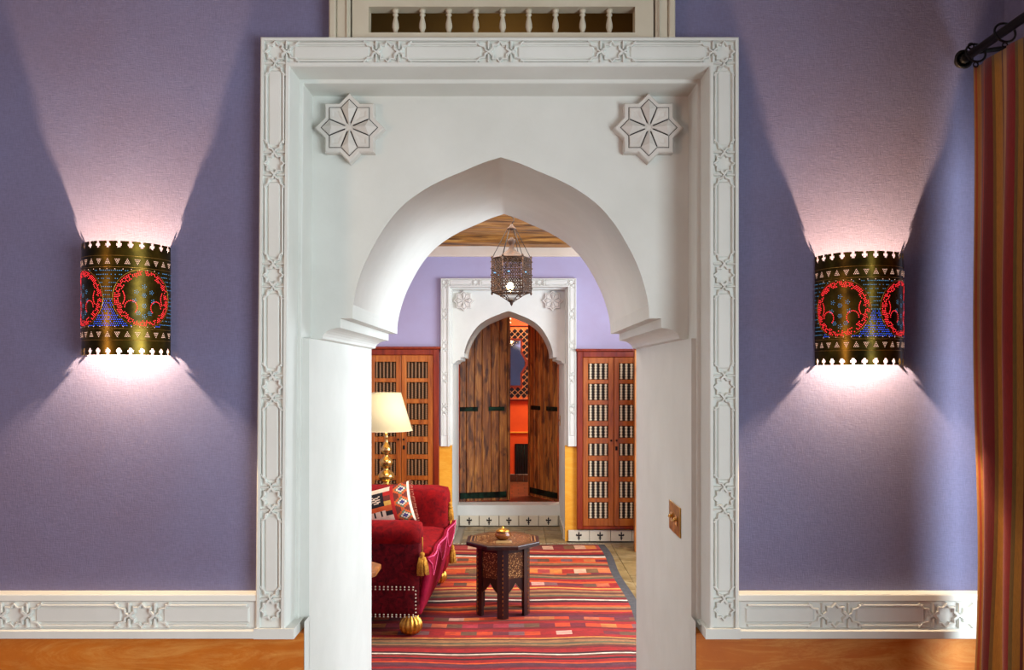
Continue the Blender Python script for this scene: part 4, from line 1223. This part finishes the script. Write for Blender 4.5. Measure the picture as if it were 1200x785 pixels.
# ================================================================== HEXAGONAL INLAID TABLE
def hex_table(label, loc, Rb, Rt, H, rot_top, mats, withpanels=True):
    t = thing('inlaid_table', label, 'table', loc)
    dark, inl = mats
    th = .028
    def poly(n, R, a0): return [(R*math.cos(a0+2*PI*k/n), R*math.sin(a0+2*PI*k/n)) for k in range(n)]
    mb = MB()
    P8 = [poly(8, Rt*q, rot_top) for q in (.93, 1, 1, .985)]
    zs = [H-th, H-th+.006, H-.004, H]
    for P_, z in zip(P8, zs): mb.v += [(x, y, z) for x, y in P_]
    for j in range(3):
        for k in range(8): mb.face((j*8+k, j*8+(k+1) % 8, (j+1)*8+(k+1) % 8, (j+1)*8+k))
    mb.face(list(range(7,-1,-1))); mb.face([24+k for k in range(8)])
    top = mb.build('top', dark, t, fixn=True)
    rg = MB()
    for q, hh in ((.90, .0008), (.80, .0012)):
        a_, b_ = poly(8, Rt*q, rot_top), poly(8, Rt*(q-.035), rot_top)
        i = len(rg.v); rg.v += [(x, y, H+hh) for x, y in a_]+[(x, y, H+hh) for x, y in b_]
        for k in range(8): rg.face((i+k, i+(k+1) % 8, i+8+(k+1) % 8, i+8+k))
    rg.build('inlay_line', M['spindle_dark'], top, fixn=False, kind='stuff')
    pl = MB(); pl.v += [(x, y, H+.0005) for x, y in poly(8, Rt*.74, rot_top)]; pl.face(range(8)); pl.build('inlaid_field', inl, top, fixn=False)
    # six faces, vertex to the front (-y)
    a0 = -PI/2
    V = poly(6, Rb, a0)
    zt = H-th
    for k in range(6):
        A = Vector(V[k]); B = Vector(V[(k+1) % 6]); d = (B-A); ln = d.length; d.normalize()
        n_ = Vector((d.y, -d.x))  # outward
        Mx = Matrix(((d.x, -n_.x, 0, A.x), (d.y, -n_.y, 0, A.y), (0, 0, 1, 0), (0, 0, 0, 1)))
        f = MB(); fwid = .030
        def bx(x0, x1, y0, y1, z0, z1): f.box(x0, x1, y0, y1, z0, z1, Mx)
        # upper rails
        am = fwid; zs0, zs1 = zt*.34, zt*.56-.02
        half = [(ln/2, zs1-.010), (ln/2-.014, zs1-.030), (ln/2-.034, zs1-.052), (am+.006, zs0), (am, zs0-.01)]
        pts = [(am, zt), (ln-am, zt)]+[(ln-x, z) for x, z in half[::-1]]+half[1:]
        f.prism(pts, 0, .014, fn=lambda x, y, z: tuple(Mx @ Vector((x, y, z))))
        fo = f.build('fretted_side', dark, t, fixn=True)
        if withpanels:
            g = MB(); g.box(fwid+.004, ln-fwid-.004, -.0015, .011, zt*.56, zt-.03, Mx); g.build('inlaid_panel', inl, fo)
            g = MB()
            for x_ in (am-.001,): pass
            pts = [(ln/2, zs1-.012), (ln/2-.014, zs1-.032), (ln/2-.034, zs1-.054), (am+.004, zs0), (am+.002, .01)]
            for side in (0, 1):
                pp = [(x if not side else ln-x, z) for x, z in pts]
                g.tube([tuple(Mx @ Vector((x, -.001, z))) for x, z in pp], .0022, 4)
            g.build('inlay_line', M['spindle_dark'], fo)
    for k in range(6):
        A = Vector(V[k])
        c = A.normalized()
        l = MB(); q = []
        an = math.atan2(c.y, c.x)
        for da, rr in ((-.20, Rb*.985), (0, Rb*1.01), (.20, Rb*.985), (.17, Rb*.86), (-.17, Rb*.86)): q.append((rr*math.cos(an+da), rr*math.sin(an+da)))
        i = len(l.v); l.v += [(x, y, 0) for x, y in q]+[(x, y, zt) for x, y in q]
        for j in range(5): l.face((i+j, i+(j+1) % 5, i+5+(j+1) % 5, i+5+j))
        l.face(range(4,-1,-1)); l.face(range(5,10))
        lo = l.build('leg', dark, t)
        ln_ = MB(); p0 = (Rb*1.012*math.cos(an), Rb*1.012*math.sin(an))
        for z in range(14): ln_.box(p0[0]-.002, p0[0]+.002, p0[1]-.0012, p0[1]+.0012, .02+z*(zt-.04)/14, .02+z*(zt-.04)/14+.012)
        ln_.build('inlay_dash', M['gold_leaf'], lo, kind='stuff')
    return t
hex_table('dark octagonal inlaid coffee table on the striped rug', (-.056, 5.06, .008), .178, .246, .452, PI/8, (M['dark_wood'], M['pearl']))
hex_table('honey-coloured octagonal side table cut off beside the left arch jamb', (-.865, 4.02, .008), .16, .212, .52, PI/8, (M['table_wood'], M['pearl']), False)
# amber pot on the coffee table
po = thing('incense_pot', 'small amber lidded pot on the dark octagonal table', 'pot', (-.058, 5.03, .4605))
mb = MB(); mb.lathe([(.026,0),(.030,.004),(.046,.018),(.050,.030),(.044,.042),(.036,.048),(.040,.053)], seg=24, flute=.02, nf=10); mb.build('body', M['amber'], po)
mb = MB(); mb.lathe([(.042,.053),(.042,.057),(.030,.066),(.014,.071),(.006,.074),(.009,.080),(.002,.084)], seg=24); mb.build('lid', M['gold_leaf'], po)
mb = MB(); mb.box(-.05,.05,-.035,.035,0,.003); tag(mb.build('coaster', simple('clear_coaster', (150,120,80), .2), None, loc=(-.05, 4.955, .4605)), 'small flat coaster in front of the amber pot', 'coaster')

# ================================================================== LANTERN
def lantern():
    X_, Y_ = -.003, 5.25
    zt = 1.5+(438-303)*Y_/940; zb = 1.5+(438-342)*Y_/940   # cage top and bottom
    t = thing('hanging_lantern', 'pierced bronze star lantern hanging from the wooden ceiling', 'lantern', (X_, Y_, zb))
    H = zt-zb; R = .128
    ag = metal('lantern_bronze', (34,18,6), (74,42,14), .55, 40)
    ag.node_tree.nodes['Principled BSDF'].inputs['Metallic'].default_value = .1
    ag.node_tree.nodes['Principled BSDF'].inputs['Roughness'].default_value = .75
    def V(a, r, z): return (r*math.cos(a), r*math.sin(a), z)
    a0 = math.radians(-56)
    fr = MB()
    pts = [(a0+k*PI/3) for k in range(6)]
    for a in pts: fr.tube([V(a, R, -.006), V(a, R, H+.006)], .0055, 6)
    for z in (0, H): fr.tube([V(a, R, z) for a in pts], .006, 6, True)
    for a in pts:
        fr.lathe([(.003,-.022),(.008,-.012),(.004,0),(.007,.004)], c=V(a, R, 0), seg=8); fr.lathe([(.006,0),(.008,.008),(.003,.018)], c=V(a, R, H), seg=8)
        for q in range(5): fr.lathe([(.002,-.005),(.006,0),(.002,.005)], c=V(a, R+.006, H*(q+.5)/5), seg=6)
    fr.build('frame', ag, t)
    # fretwork panels: rings and struts
    for k in range(6):
        A = Vector(V(pts[k], R, 0)); B = Vector(V(pts[(k+1) % 6], R, 0)); p = MB()
        def T(u, z): q = A.lerp(B, u); return (q.x, q.y, z)
        nx, nz = 4, 5; ln = (B-A).length
        for i in range(nx):
            for j in range(nz):
                uc, zc = (i+.5)/nx, H*(j+.5)/nz; rr = .0150
                p.tube([T(uc+rr*math.cos(q*PI/4)/ln, zc+rr*math.sin(q*PI/4)) for q in range(8)], .0036, 5, True)
                p.tube([T(uc-.004/ln, zc), T(uc+.004/ln, zc)], .0045, 5)
                if i < nx-1 and j < nz-1:
                    u2, z2 = uc+.5/nx, zc+.5*H/nz
                    p.tube([T(u2-.007/ln, z2-.007), T(u2+.007/ln, z2+.007)], .0034, 4); p.tube([T(u2+.007/ln, z2-.007), T(u2-.007/ln, z2+.007)], .0034, 4)
        fo = p.build('fret_panel', ag, t, fixn=False)
        g = MB(); g.lathe([(.001,-.004),(.008,-.001),(.008,.003),(.001,.005)], seg=10)
        q = A.lerp(B, .3); g.build('blue_jewel', M['pale_blue'], fo, loc=(q.x*1.01, q.y*1.01, H*.55))
    # dome, finial, lower bowl
    d = MB(); d.lathe([(R*.96,0),(.095,.008),(.07,.022),(.045,.042),(.026,.058),(.016,.072),(.013,.09),(.022,.10),(.028,.112),(.024,.126),(.012,.132),(.006,.14)], c=(0,0,H), seg=24); d.build('dome', ag, t)
    d = MB()
    for k in range(6):
        a = pts[k]; b = pts[(k+1) % 6]
        d.tube([V(a, R*.97, -.004), V(a, R*.62, -.022), V(a, R*.30, -.048), V(a, .012, -.066)], .003, 5)
        for r, z in ((.8,-.013),(.55,-.028),(.32,-.046)): d.tube([V(a, R*r, z), V(b, R*r, z)], .0025, 5)
    d.lathe([(.002,-.092),(.008,-.082),(.012,-.07),(.03,-.058),(.006,-.052)], seg=12)
    d.build('lower_bowl', ag, t)
    b = MB(); b.lathe([(.006,0),(.018,.014),(.024,.032),(.018,.05),(.006,.06)], c=(-.01,-.035,.0), seg=14); b.build('bulb', M['bulb'], t)
    # chains, hub and hook up to the ceiling
    zh = 1.5+(438-268)*Y_/940-zb
    for k in range(6):
        a = pts[k]; c = MB(); c.tube([V(a, R*.96, H+.01), V(a, .026, zh)], .0022, 5); c.build('chain', M['iron'], t)
    h = MB(); h.lathe([(.004,-.012),(.030,-.004),(.030,.004),(.014,.016),(.006,.03)], c=(0,0,zh), seg=14)
    h.build('hub', ag, t)
    top = 2.69-zb
    h = MB(); 
    pts_ = [(0,0,zh+.03),(.014,0,zh+.05),(.016,0,zh+.065),(0,0,zh+.08),(-.014,0,zh+.095),(0,0,zh+.112),(0,0,top)]
    h.tube(pts_, .003, 6); h.build('hook', M['iron'], t)
    point('lantern_light', (X_-.01, Y_-.035, zb+.03), 10, (1.0, .80, .58), .02)
lantern()
